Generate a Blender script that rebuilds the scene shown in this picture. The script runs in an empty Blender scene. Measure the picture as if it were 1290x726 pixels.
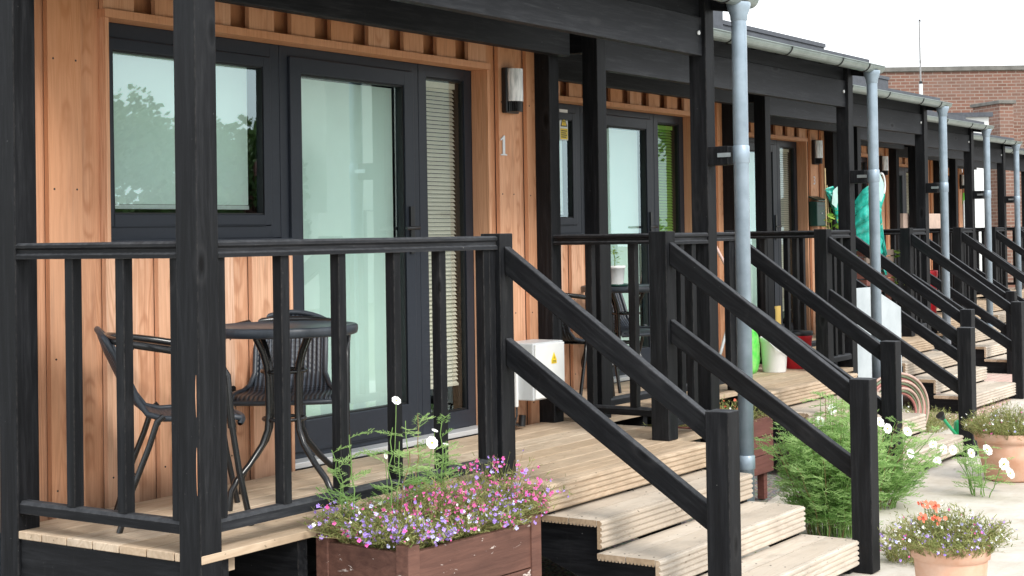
import bpy, bmesh, math, random
from mathutils import Vector, Matrix, Euler
R=math.radians; PI=math.pi
random.seed(7)
scn=bpy.context.scene
COL=scn.collection
PW,PS=3.906,0.764            # step of the staggered row
GZ=-0.55                     # ground level, porch decks are at z=0

# ---------------------------------------------------------------- materials
def newmat(name):
    m=bpy.data.materials.new(name); m.use_nodes=True
    nt=m.node_tree; nt.nodes.clear()
    o=nt.nodes.new('ShaderNodeOutputMaterial'); b=nt.nodes.new('ShaderNodeBsdfPrincipled')
    nt.links.new(b.outputs[0],o.inputs[0])
    return m,nt,b
def N(nt,t,**k):
    n=nt.nodes.new(t)
    for a,v in k.items():
        if a.startswith('i_'):
            key=a[2:]; key=int(key) if key.isdigit() else key.replace('_',' ')
            n.inputs[key].default_value=v
        else: setattr(n,a,v)
    return n
def ramp(nt,fac,stops):
    r=nt.nodes.new('ShaderNodeValToRGB'); e=r.color_ramp.elements
    while len(e)<len(stops): e.new(0.5)
    for i,(p,c) in enumerate(stops): e[i].position=p; e[i].color=(*c,1) if len(c)==3 else c
    nt.links.new(fac,r.inputs[0]); return r.outputs[0]
def math_(nt,op,a,b=None,c=None):
    n=nt.nodes.new('ShaderNodeMath'); n.operation=op
    for i,v in enumerate((a,b,c)):
        if v is None: continue
        if isinstance(v,(int,float)): n.inputs[i].default_value=v
        else: nt.links.new(v,n.inputs[i])
    return n.outputs[0]
def mixc(nt,f,a,b,mode='MIX'):
    n=nt.nodes.new('ShaderNodeMix'); n.data_type='RGBA'; n.blend_type=mode
    for i,v in ((0,f),(6,a),(7,b)):
        if isinstance(v,(int,float)): n.inputs[i].default_value=v
        elif isinstance(v,tuple): n.inputs[i].default_value=(*v,1) if len(v)==3 else v
        else: nt.links.new(v,n.inputs[i])
    return n.outputs[2]
def coords(nt,scale,rnd=True):
    tc=N(nt,'ShaderNodeTexCoord')
    src=tc.outputs['Object']
    if len(scale)==4:            # sloping handrail: turn the field so that the grain follows it
        rm=N(nt,'ShaderNodeMapping'); rm.inputs['Rotation'].default_value=(-R(34.6),0,0); nt.links.new(src,rm.inputs[0]); src=rm.outputs[0]; scale=scale[:3]
    if rnd:
        at=N(nt,'ShaderNodeAttribute',attribute_name='tone'); oi=N(nt,'ShaderNodeObjectInfo')
        s=math_(nt,'ADD',math_(nt,'MULTIPLY',at.outputs['Fac'],37.3),math_(nt,'MULTIPLY',oi.outputs['Random'],19.7))
        cb=N(nt,'ShaderNodeCombineXYZ')
        nt.links.new(s,cb.inputs[0]); nt.links.new(s,cb.inputs[1]); nt.links.new(s,cb.inputs[2])
        va=N(nt,'ShaderNodeVectorMath',operation='ADD'); nt.links.new(src,va.inputs[0]); nt.links.new(cb.outputs[0],va.inputs[1]); src=va.outputs[0]
    mp=N(nt,'ShaderNodeMapping'); mp.inputs['Scale'].default_value=scale
    nt.links.new(src,mp.inputs[0]); return mp.outputs[0]
def noise(nt,vec,scale,detail=4,rough=.55,dist=0):
    n=N(nt,'ShaderNodeTexNoise'); n.inputs['Scale'].default_value=scale; n.inputs['Detail'].default_value=detail
    n.inputs['Roughness'].default_value=rough; n.inputs['Distortion'].default_value=dist
    nt.links.new(vec,n.inputs['Vector']); return n.outputs['Fac']
def bump(nt,b,h,strength,dist=.002):
    n=N(nt,'ShaderNodeBump'); n.inputs['Strength'].default_value=strength; n.inputs['Distance'].default_value=dist
    nt.links.new(h,n.inputs['Height']); nt.links.new(n.outputs[0],b.inputs['Normal'])
AX={'x':(.07,1,1),'y':(1,.07,1),'z':(1,1,.07),'r':(1,.07,1,1)}
def black_wood(ax):
    m,nt,b=newmat('black_stained_wood_'+ax)
    v=coords(nt,AX[ax]); ax3=AX[ax][:3]; ro=AX[ax][3:]; v1=coords(nt,(1,1,1))
    g=math_(nt,'ADD',math_(nt,'MULTIPLY',noise(nt,v,75,6,.72,.5),.5),math_(nt,'MULTIPLY',noise(nt,v,26,5,.65,.9),.5)); big=noise(nt,coords(nt,tuple(.12+.88*a for a in ax3)+ro),5,3)
    c=ramp(nt,g,[(.33,(.0035,.004,.005)),(.48,(.0075,.0082,.010)),(.58,(.0145,.0155,.018)),(.72,(.032,.033,.035))])
    c=mixc(nt,ramp(nt,big,[(.5,(0,0,0)),(.8,(.4,.4,.4))]),c,(.016,.017,.019))
    kn=N(nt,'ShaderNodeTexVoronoi'); kn.inputs['Scale'].default_value=5; nt.links.new(coords(nt,tuple(.35+.65*a for a in ax3)+ro),kn.inputs['Vector'])
    k=ramp(nt,kn.outputs['Distance'],[(.04,(1,1,1)),(.085,(0,0,0))])
    c=mixc(nt,k,c,(.002,.002,.0025))
    k2=ramp(nt,kn.outputs['Distance'],[(.09,(0,0,0)),(.11,(.35,.35,.35)),(.17,(0,0,0))]); c=mixc(nt,k2,c,(.030,.030,.032))
    sp=noise(nt,v1,80,2,.5); s=ramp(nt,sp,[(.775,(0,0,0)),(.81,(1,1,1))])
    c=mixc(nt,math_(nt,'MULTIPLY',s,.55),c,(.28,.28,.27))
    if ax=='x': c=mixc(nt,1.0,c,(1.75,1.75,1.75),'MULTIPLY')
    # worn edges; sky light on upward faces put into the colour
    bv=N(nt,'ShaderNodeBevel',samples=3); bv.inputs['Radius'].default_value=.007
    ge=N(nt,'ShaderNodeNewGeometry'); dp=N(nt,'ShaderNodeVectorMath',operation='DOT_PRODUCT'); nt.links.new(bv.outputs[0],dp.inputs[0]); nt.links.new(ge.outputs['True Normal'],dp.inputs[1])
    edge=ramp(nt,math_(nt,'SUBTRACT',1.0,dp.outputs['Value']),[(.02,(0,0,0)),(.22,(1,1,1))])
    wear=ramp(nt,noise(nt,coords(nt,(1,1,1)),34,5,.7),[(.42,(0,0,0)),(.62,(1,1,1))])
    c=mixc(nt,math_(nt,'MULTIPLY',math_(nt,'MULTIPLY',edge,wear),.55),c,(.105,.098,.09))
    sn=N(nt,'ShaderNodeSeparateXYZ'); nt.links.new(ge.outputs['Normal'],sn.inputs[0])
    top_light=math_(nt,'MULTIPLY',ramp(nt,sn.outputs[2],[(.3,(0,0,0)),(.8,(1,1,1))]),math_(nt,'MULTIPLY_ADD',wear,.25,.22))
    c=mixc(nt,top_light,c,(.10,.105,.115))
    dr=ramp(nt,noise(nt,coords(nt,(1,1,.25)),9,5,.7),[(.62,(0,0,0)),(.76,(.4,.4,.4))]); c=mixc(nt,dr,c,(.030,.030,.030))
    nt.links.new(c,b.inputs['Base Color'])
    nt.links.new(ramp(nt,g,[(.2,(.42,.42,.42)),(.8,(.75,.75,.75))]),b.inputs['Roughness'])
    b.inputs['Specular IOR Level'].default_value=.16
    bump(nt,b,math_(nt,'ADD',g,math_(nt,'MULTIPLY',k,-.4)),.55,.0025)
    return m
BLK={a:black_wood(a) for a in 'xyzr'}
def larch():
    m,nt,b=newmat('larch_cladding')
    at=N(nt,'ShaderNodeAttribute',attribute_name='tone')
    v=coords(nt,(1,1,.055))
    # flat sawn figure: contour lines of a stretched noise field
    f=noise(nt,v,10,2,.4,.2)
    rings=math_(nt,'SINE',math_(nt,'MULTIPLY',f,150))
    rg=math_(nt,'POWER',math_(nt,'MULTIPLY_ADD',rings,.5,.5),2.2)
    # flat sawn figure down the middle of each board: nested arches
    bc=N(nt,'ShaderNodeAttribute',attribute_name='board'); t0=N(nt,'ShaderNodeTexCoord'); s0=N(nt,'ShaderNodeSeparateXYZ'); nt.links.new(t0.outputs['Object'],s0.inputs[0])
    wob=noise(nt,coords(nt,(.01,.01,1)),5,3,.6); wob2=noise(nt,coords(nt,(1,1,.5)),14,2,.5)
    u=math_(nt,'ADD',math_(nt,'SUBTRACT',s0.outputs[0],bc.outputs['Fac']),math_(nt,'MULTIPLY_ADD',wob,.05,-.025))
    u2=math_(nt,'MULTIPLY',math_(nt,'MULTIPLY',u,u),900)
    env=noise(nt,coords(nt,(.01,.01,.5)),3.2,2,.5)
    ph=math_(nt,'ADD',math_(nt,'ADD',u2,math_(nt,'MULTIPLY',env,26)),math_(nt,'MULTIPLY',wob2,2.6))
    ca=math_(nt,'POWER',math_(nt,'MULTIPLY_ADD',math_(nt,'SINE',math_(nt,'MULTIPLY',ph,2.6)),.5,.5),3.0)
    cm=ramp(nt,math_(nt,'ABSOLUTE',u),[(.014,(1,1,1)),(.034,(0,0,0))])
    fine=noise(nt,coords(nt,(1,1,.03)),150,4,.7)
    band=ramp(nt,f,[(.40,(0,0,0)),(.52,(1,1,1)),(.66,(.12,.12,.12))])
    base=ramp(nt,at.outputs['Fac'],[(0,(.60,.28,.14)),(.25,(.76,.44,.28)),(.5,(.68,.345,.19)),(.72,(.84,.57,.42)),(1,(.76,.46,.30))])
    c=mixc(nt,math_(nt,'MULTIPLY',math_(nt,'MULTIPLY',rg,band),.55),base,(.36,.115,.03))
    c=mixc(nt,math_(nt,'MULTIPLY',math_(nt,'MULTIPLY',ca,cm),.62),c,(.34,.105,.03))
    c=mixc(nt,math_(nt,'MULTIPLY',ramp(nt,fine,[(.4,(0,0,0)),(.7,(1,1,1))]),.55),c,(.40,.17,.07))
    # knots
    kn=N(nt,'ShaderNodeTexVoronoi'); kn.inputs['Scale'].default_value=3.1; nt.links.new(coords(nt,(1,1,.5)),kn.inputs['Vector'])
    k=ramp(nt,kn.outputs['Distance'],[(.035,(1,1,1)),(.07,(0,0,0))])
    c=mixc(nt,math_(nt,'MULTIPLY',k,.75),c,(.16,.055,.02))
    big=noise(nt,coords(nt,(.6,.6,.25)),3,2); c=mixc(nt,math_(nt,'MULTIPLY',big,.35),c,(.78,.54,.40))
    wt=noise(nt,coords(nt,(1,1,.06),False),26,4,.6); c=mixc(nt,ramp(nt,wt,[(.56,(0,0,0)),(.74,(.45,.45,.45))]),c,(.33,.19,.13))
    # height: redder and darker beneath the roof, its shade put into the colour
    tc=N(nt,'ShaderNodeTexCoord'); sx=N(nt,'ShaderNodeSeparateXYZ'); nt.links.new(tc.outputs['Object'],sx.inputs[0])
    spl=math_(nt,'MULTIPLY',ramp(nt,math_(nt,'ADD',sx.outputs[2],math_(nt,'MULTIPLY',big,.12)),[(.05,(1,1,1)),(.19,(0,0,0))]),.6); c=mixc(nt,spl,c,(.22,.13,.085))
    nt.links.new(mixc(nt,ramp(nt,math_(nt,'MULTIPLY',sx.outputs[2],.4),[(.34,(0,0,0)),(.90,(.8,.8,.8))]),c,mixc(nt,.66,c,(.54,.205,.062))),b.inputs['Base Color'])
    b.inputs['Roughness'].default_value=.62; b.inputs['Specular IOR Level'].default_value=.3
    bump(nt,b,math_(nt,'ADD',math_(nt,'MULTIPLY',rg,.5),fine),.35,.0015)
    return m
LARCH=larch()
def deck_wood(name,c0,c1,c2,streak):
    m,nt,b=newmat(name)
    at=N(nt,'ShaderNodeAttribute',attribute_name='tone')
    g=noise(nt,coords(nt,(.06,1,1)),55,5,.65,.4); f=noise(nt,coords(nt,(.12,1,1)),9,2,.4,.3)
    rings=math_(nt,'POWER',math_(nt,'MULTIPLY_ADD',math_(nt,'SINE',math_(nt,'MULTIPLY',f,80)),.5,.5),2)
    base=ramp(nt,at.outputs['Fac'],[(0,c0),(.5,c1),(1,c2)])
    c=mixc(nt,math_(nt,'MULTIPLY',rings,.35),base,streak)
    c=mixc(nt,math_(nt,'MULTIPLY',ramp(nt,g,[(.45,(0,0,0)),(.8,(1,1,1))]),.5),c,streak)
    st=noise(nt,coords(nt,(.5,.8,.8)),3.5,5,.7); c=mixc(nt,ramp(nt,st,[(.46,(0,0,0)),(.74,(.75,.75,.75))]),c,tuple(a*.5 for a in c0)); wk=noise(nt,coords(nt,(1,1,1),False),2.3,5,.7); c=mixc(nt,ramp(nt,wk,[(.5,(0,0,0)),(.72,(.45,.45,.45))]),c,tuple(a*.62 for a in c1))
    dots=noise(nt,coords(nt,(.6,1,1)),70,1,.3); c=mixc(nt,ramp(nt,dots,[(.74,(0,0,0)),(.79,(.7,.7,.7))]),c,(.10,.075,.05))
    nt.links.new(c,b.inputs['Base Color']); b.inputs['Roughness'].default_value=.75; b.inputs['Specular IOR Level'].default_value=.25
    bump(nt,b,g,.5,.002); return m
DECK=deck_wood('softwood_decking',(.48,.36,.245),(.56,.44,.32),(.62,.51,.39),(.36,.25,.16))
TREAD=deck_wood('sun_bleached_tread',(.50,.43,.35),(.58,.51,.425),(.64,.575,.495),(.50,.41,.32))
ENDGR=deck_wood('cut_board_end',(.42,.30,.19),(.58,.44,.31),(.66,.53,.40),(.26,.17,.10))
def plain(name,col,rough=.5,metal=0,var=.0,scale=20,spec=.5,bmp=0,col2=None):
    m,nt,b=newmat(name)
    if var or bmp:
        n=noise(nt,coords(nt,(1,1,1)),scale,4,.6)
        if var:
            d=col2 or tuple(a*(1-var) for a in col)
            nt.links.new(ramp(nt,n,[(.3,d),(.7,col)]),b.inputs['Base Color'])
        if bmp: bump(nt,b,n,bmp,.002)
    if not var: b.inputs['Base Color'].default_value=(*col,1)
    b.inputs['Roughness'].default_value=rough; b.inputs['Metallic'].default_value=metal; b.inputs['Specular IOR Level'].default_value=spec
    return m
FRAME=plain('anthracite_upvc',(.026,.032,.044),.4,0,.12,40,.28,.03)
FRAMED=plain('frame_gasket',(.006,.007,.009),.6)
PIPE=plain('galvanised_pipe',(.36,.45,.54),.36,.2,.22,9,.5,.05,(.25,.32,.39))
GUTTER=plain('gutter_steel',(.27,.32,.31),.36,.3,.25,7,.5,.04,(.19,.23,.22))
CLAMP=plain('clamp_steel',(.55,.60,.64),.3,.7,.2,20)
ROOFING=plain('roofing_felt',(.085,.095,.115),.6,0,.35,12,.4,.2)
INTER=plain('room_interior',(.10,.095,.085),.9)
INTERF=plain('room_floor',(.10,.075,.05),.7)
BLIND=plain('roller_blind',(.88,.98,.93),.8,0,.06,3)
CREAM=plain('cream_blind',(.86,.83,.72),.6,0,.08,30)
GREENB=plain('lime_blind',(.30,.58,.10),.6,0,.12,30)
WHITEP=plain('white_plastic',(.78,.80,.80),.35,0,.05,15)
GREYC=plain('cabinet_grey',(.58,.61,.63),.4,0,.08,12)
BLACKP=plain('black_plastic',(.012,.013,.015),.35)
CHAIRM=plain('black_steel_tube',(.012,.013,.015),.25,0,.2,30,.6)
RESIN=plain('dark_resin',(.040,.050,.065),.42,0,.3,60,.5,.2)
YEL=plain('warning_yellow',(.85,.62,.02),.45)
TERRA=plain('terracotta',(.60,.33,.22),.75,0,.3,9,.2,.3,(.68,.47,.36))
SOIL=plain('soil',(.035,.024,.015),.95,0,.5,60,.1,.8)
ALU=plain('aluminium',(.66,.68,.70),.4,.35)
WHITEF=plain('flower_white',(.85,.86,.83),.7)
def glass(nm='window_glass',tint=(.93,1,.975,1),base=.17):
    m,nt,b=newmat(nm); nt.nodes.remove(b)
    o=[n for n in nt.nodes if n.type=='OUTPUT_MATERIAL'][0]
    tr=N(nt,'ShaderNodeBsdfTransparent'); tr.inputs[0].default_value=tint
    gl=N(nt,'ShaderNodeBsdfGlossy'); gl.inputs['Roughness'].default_value=.012; gl.inputs['Color'].default_value=(.78,.97,1,1)
    lw=N(nt,'ShaderNodeLayerWeight'); lw.inputs[0].default_value=.5
    f=math_(nt,'MULTIPLY_ADD',lw.outputs['Fresnel'],.45,base)
    bp=N(nt,'ShaderNodeBump'); bp.inputs['Strength'].default_value=.06; bp.inputs['Distance'].default_value=.01
    nt.links.new(noise(nt,coords(nt,(1,1,1),False),2.2,1),bp.inputs['Height']); nt.links.new(bp.outputs[0],gl.inputs['Normal'])
    mx=N(nt,'ShaderNodeMixShader'); nt.links.new(f,mx.inputs[0]); nt.links.new(tr.outputs[0],mx.inputs[1]); nt.links.new(gl.outputs[0],mx.inputs[2])
    nt.links.new(mx.outputs[0],o.inputs[0]); return m
GLASS=glass(); GLASSC=glass('clear_glass',(.97,.98,.95,1),.07)
def leafm(name,c1,c2,trans=.35,rough=.55):
    m,nt,b=newmat(name)
    at=N(nt,'ShaderNodeAttribute',attribute_name='tone')
    c=ramp(nt,at.outputs['Fac'],[(0,c1),(1,c2)])
    nt.links.new(c,b.inputs['Base Color']); b.inputs['Roughness'].default_value=rough; b.inputs['Specular IOR Level'].default_value=.25
    o=[n for n in nt.nodes if n.type=='OUTPUT_MATERIAL'][0]
    t=N(nt,'ShaderNodeBsdfTranslucent'); nt.links.new(c,t.inputs[0])
    mx=N(nt,'ShaderNodeMixShader'); mx.inputs[0].default_value=trans
    nt.links.new(b.outputs[0],mx.inputs[1]); nt.links.new(t.outputs[0],mx.inputs[2]); nt.links.new(mx.outputs[0],o.inputs[0])
    return m
COSM=leafm('feathery_green',(.17,.34,.09),(.58,.78,.34),.55)
LOBL=leafm('lobelia_green',(.14,.18,.05),(.46,.47,.19),.35)
LOBR=leafm('lobelia_stem',(.20,.12,.06),(.44,.34,.18),.25)
TREEL=leafm('tree_leaf',(.025,.05,.012),(.10,.16,.04),.25)
VEGL=leafm('vegetable_leaf',(.12,.28,.03),(.45,.62,.12),.4)
PINK=plain('petal_pink',(.78,.11,.42),.7); VIOL=plain('petal_violet',(.42,.27,.78),.7); LILA=plain('petal_pale_blue',(.55,.55,.88),.7)
ORNG=plain('petal_orange',(.80,.17,.09),.6); BUD=plain('flower_centre',(.7,.5,.05),.7)
def planter_wood(name,c0,c1,peel):
    m,nt,b=newmat(name)
    g=noise(nt,coords(nt,(.08,.5,1)),45,5,.65,.4)
    c=ramp(nt,g,[(.3,c0),(.7,c1)])
    p=noise(nt,coords(nt,(.35,.35,1)),22,5,.65,.8); k=ramp(nt,p,[(.645,(0,0,0)),(.66,(1,1,1))])
    if peel: c=mixc(nt,k,c,(.62,.53,.48))
    d=noise(nt,coords(nt,(.3,.3,.6)),5,4); c=mixc(nt,ramp(nt,d,[(.45,(0,0,0)),(.8,(.7,.7,.7))]),c,tuple(a*.5 for a in c0))
    nt.links.new(c,b.inputs['Base Color']); b.inputs['Roughness'].default_value=.7
    bump(nt,b,math_(nt,'ADD',g,math_(nt,'MULTIPLY',k,.5 if peel else 0)),.6,.003); return m
PLANTR=planter_wood('peeling_brown_stain',(.085,.035,.025),(.17,.078,.055),True)
PLANTR2=planter_wood('red_brown_stain',(.11,.035,.028),(.19,.07,.055),False)
def brick():
    m,nt,b=newmat('brickwork')
    tc=N(nt,'ShaderNodeTexCoord'); mp=N(nt,'ShaderNodeMapping')
    # local x along the wall, z up -> brick texture plane
    sx=N(nt,'ShaderNodeSeparateXYZ'); cb=N(nt,'ShaderNodeCombineXYZ'); nt.links.new(tc.outputs['Object'],sx.inputs[0])
    nt.links.new(math_(nt,'ADD',sx.outputs[0],sx.outputs[1]),cb.inputs[0]); nt.links.new(sx.outputs[2],cb.inputs[1])
    bt=N(nt,'ShaderNodeTexBrick'); nt.links.new(cb.outputs[0],bt.inputs['Vector'])
    bt.inputs['Scale'].default_value=1; bt.inputs['Brick Width'].default_value=.235; bt.inputs['Row Height'].default_value=.082
    bt.inputs['Mortar Size'].default_value=.011; bt.inputs['Bias'].default_value=-.1
    bt.inputs['Color1'].default_value=(.15,.066,.048,1); bt.inputs['Color2'].default_value=(.235,.11,.08,1); bt.inputs['Mortar'].default_value=(.29,.25,.215,1)
    n=noise(nt,cb.outputs[0],1.2,5,.65)
    c=mixc(nt,ramp(nt,n,[(.4,(0,0,0)),(.75,(.7,.7,.7))]),bt.outputs['Color'],(.20,.15,.13))
    n2=noise(nt,cb.outputs[0],9,3); c=mixc(nt,math_(nt,'MULTIPLY',n2,.3),c,(.27,.155,.11))
    nt.links.new(c,b.inputs['Base Color']); b.inputs['Roughness'].default_value=.9
    return m
BRICK=brick()
COPING=plain('stone_coping',(.20,.195,.18),.85,0,.4,4)
def ground_mats():
    m,nt,b=newmat('gravel')
    v=N(nt,'ShaderNodeTexVoronoi'); v.inputs['Scale'].default_value=62; nt.links.new(coords(nt,(1,1,1),False),v.inputs['Vector'])
    c=mixc(nt,.72,v.outputs['Color'],(.36,.33,.29),'MIX')
    c=mixc(nt,ramp(nt,v.outputs['Distance'],[(.25,(0,0,0)),(.7,(.85,.85,.85))]),c,(.06,.055,.05))
    n=noise(nt,coords(nt,(1,1,1),False),1.3,3); c=mixc(nt,math_(nt,'MULTIPLY',n,.3),c,(.18,.17,.13))
    nt.links.new(c,b.inputs['Base Color']); b.inputs['Roughness'].default_value=.9
    bump(nt,b,v.outputs['Distance'],-1,.012)
    g=m
    m,nt,b=newmat('pale_concrete')
    n=noise(nt,coords(nt,(1,1,1),False),3.5,6,.7); c=ramp(nt,n,[(.3,(.44,.395,.335)),(.5,(.56,.52,.46)),(.75,(.63,.60,.545))])
    n2=noise(nt,coords(nt,(.3,1.6,1),False),14,5,.7); c=mixc(nt,ramp(nt,n2,[(.55,(0,0,0)),(.75,(.6,.6,.6))]),c,(.44,.36,.27))
    n4=noise(nt,coords(nt,(1,1,1),False),1.1,5,.75); c=mixc(nt,ramp(nt,n4,[(.48,(0,0,0)),(.70,(.55,.55,.55))]),c,(.36,.31,.24))
    n3=noise(nt,coords(nt,(1,1,1),False),90,2); c=mixc(nt,ramp(nt,n3,[(.66,(0,0,0)),(.74,(.5,.5,.5))]),c,(.25,.22,.18))
    nt.links.new(c,b.inputs['Base Color']); b.inputs['Roughness'].default_value=.85; bump(nt,b,n2,.35,.004)
    p=m
    m,nt,b=newmat('pink_block_paving')
    bt=N(nt,'ShaderNodeTexBrick'); nt.links.new(coords(nt,(1,1,1),False),bt.inputs['Vector']); bt.inputs['Scale'].default_value=1
    bt.inputs['Brick Width'].default_value=.2; bt.inputs['Row Height'].default_value=.1; bt.inputs['Mortar Size'].default_value=.006
    bt.inputs['Color1'].default_value=(.60,.40,.34,1); bt.inputs['Color2'].default_value=(.68,.50,.43,1); bt.inputs['Mortar'].default_value=(.40,.33,.28,1)
    nt.links.new(bt.outputs['Color'],b.inputs['Base Color']); b.inputs['Roughness'].default_value=.85
    q=m
    m,nt,b=newmat('rough_ground')
    n=noise(nt,coords(nt,(1,1,1),False),.6,6,.7); nt.links.new(ramp(nt,n,[(.3,(.13,.15,.07)),(.6,(.22,.21,.15))]),b.inputs['Base Color']); b.inputs['Roughness'].default_value=.95
    return g,p,q,m
GRAVEL,CONC,PAVE,GROUND=ground_mats()

# ---------------------------------------------------------------- geometry
class MB:
    def __init__(s): s.v=[];s.f=[];s.m=[];s.t=[];s.sm=[];s.mats=[];s.c=[];s.bc=0.
    def mi(s,mat):
        if mat not in s.mats: s.mats.append(mat)
        return s.mats.index(mat)
    def add(s,vs,fs,mat,tone=None,smooth=False):
        n=len(s.v); s.v+= [tuple(v) for v in vs]; k=s.mi(mat); t=random.random() if tone is None else tone
        for f in fs: s.f.append(tuple(n+i for i in f)); s.m.append(k); s.t.append(t); s.sm.append(smooth); s.c.append(s.bc)
    def box(s,x0,x1,y0,y1,z0,z1,mat,tone=None,M=None):
        vs=[Vector((x,y,z)) for z in(z0,z1) for y in(y0,y1) for x in(x0,x1)]
        if M: vs=[M@v for v in vs]
        s.add(vs,[(0,2,3,1),(4,5,7,6),(0,1,5,4),(2,6,7,3),(0,4,6,2),(1,3,7,5)],mat,tone)
    def prism(s,poly,axis,a,b,mat,tone=None,endmat=None,smooth=False):
        # poly: 2d points in the other two axes (in order); extruded from a to b along axis
        def P(p,t):
            if axis=='x': return (t,p[0],p[1])
            if axis=='y': return (p[0],t,p[1])
            return (p[0],p[1],t)
        n=len(poly); t=random.random() if tone is None else tone
        s.add([P(p,a) for p in poly]+[P(p,b) for p in poly],[(i,(i+1)%n,n+(i+1)%n,n+i) for i in range(n)],mat,t,smooth)
        em=endmat or mat
        s.add([P(p,a) for p in poly],[tuple(range(n))[::-1]],em,t); s.add([P(p,b) for p in poly],[tuple(range(n))],em,t)
    def tube(s,pts,r,mat,seg=8,tone=None,caps=True,r2=None):
        pts=[Vector(p) for p in pts]; n=len(pts); rings=[]; t=random.random() if tone is None else tone
        up=None
        for i,p in enumerate(pts):
            d=(pts[min(i+1,n-1)]-pts[max(i-1,0)]).normalized()
            if up is None: up=d.orthogonal().normalized()
            up=(up-d*up.dot(d)).normalized(); sd=d.cross(up)
            rr=r if r2 is None else r+(r2-r)*i/(n-1)
            rings.append([p+(up*math.cos(2*PI*k/seg)+sd*math.sin(2*PI*k/seg))*rr for k in range(seg)])
        vs=[v for rg in rings for v in rg]; fs=[]
        for i in range(n-1):
            for k in range(seg):
                a=i*seg+k;b=i*seg+(k+1)%seg; fs.append((a,b,b+seg,a+seg))
        s.add(vs,fs,mat,t,True)
        if caps:
            s.add(rings[0],[tuple(range(seg))[::-1]],mat,t); s.add(rings[-1],[tuple(range(seg))],mat,t)
    def lathe(s,prof,c,mat,seg=32,tone=None,smooth=True):
        vs=[];fs=[];n=len(prof)
        for r,z in prof:
            for k in range(seg):
                a=2*PI*k/seg; vs.append((c[0]+r*math.cos(a),c[1]+r*math.sin(a),c[2]+z))
        for i in range(n-1):
            for k in range(seg):
                a=i*seg+k;b=i*seg+(k+1)%seg; fs.append((a,b,b+seg,a+seg))
        s.add(vs,fs,mat,tone,smooth)
    def build(s,name,parent=None,loc=(0,0,0),bevel=0,kind=None,label=None):
        me=bpy.data.meshes.new(name); me.from_pydata(s.v,[],s.f)
        for m in s.mats: me.materials.append(m)
        me.polygons.foreach_set('material_index',s.m); me.polygons.foreach_set('use_smooth',s.sm)
        a=me.attributes.new('tone','FLOAT','FACE'); a.data.foreach_set('value',s.t)
        a=me.attributes.new('board','FLOAT','FACE'); a.data.foreach_set('value',s.c)
        me.update()
        o=bpy.data.objects.new(name,me); COL.objects.link(o); o.location=loc
        if parent: o.parent=parent
        if bevel:
            bm=bmesh.new(); bm.from_mesh(me); bmesh.ops.remove_doubles(bm,verts=bm.verts,dist=1e-5)
            bmesh.ops.recalc_face_normals(bm,faces=bm.faces)
            ed=[e for e in bm.edges if len(e.link_faces)==2 and e.calc_face_angle(0)>R(35)]
            bmesh.ops.bevel(bm,geom=ed,offset=bevel,segments=1 if bevel<.003 else 2,affect='EDGES',profile=.5)
            bm.to_mesh(me); bm.free()
        if kind: o['kind']=kind
        if label: o['label']=label
        return o
def thing(name,label,cat,loc=(0,0,0),rz=0,group=None):
    o=bpy.data.objects.new(name,None); COL.objects.link(o); o.location=loc; o.rotation_euler=(0,0,rz)
    o.empty_display_size=.1; o['label']=label; o['category']=cat
    if group: o['group']=group
    return o
def tag(o,label,cat,group=None,kind=None):
    o['label']=label; o['category']=cat
    if group: o['group']=group
    if kind: o['kind']=kind
    return o
def copy_tree(o,parent=None):
    c=o.copy(); COL.objects.link(c)
    if parent: c.parent=parent
    for ch in list(o.children): copy_tree(ch,c)
    return c
def text_mesh(s,size,mat,M,parent,name='lettering',ext=.001):
    cu=bpy.data.curves.new(name,'FONT'); cu.body=s; cu.size=size; cu.extrude=ext; cu.align_x='CENTER'; cu.align_y='CENTER'
    t=bpy.data.objects.new(name+'_src',cu); me=bpy.data.meshes.new_from_object(t)
    bpy.data.objects.remove(t); me.materials.clear(); me.materials.append(mat)
    o=bpy.data.objects.new(name,me); COL.objects.link(o); o.parent=parent; o.matrix_local=M; return o
FACE_Y=Matrix.Rotation(R(90),4,'X')      # text facing -y

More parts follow.
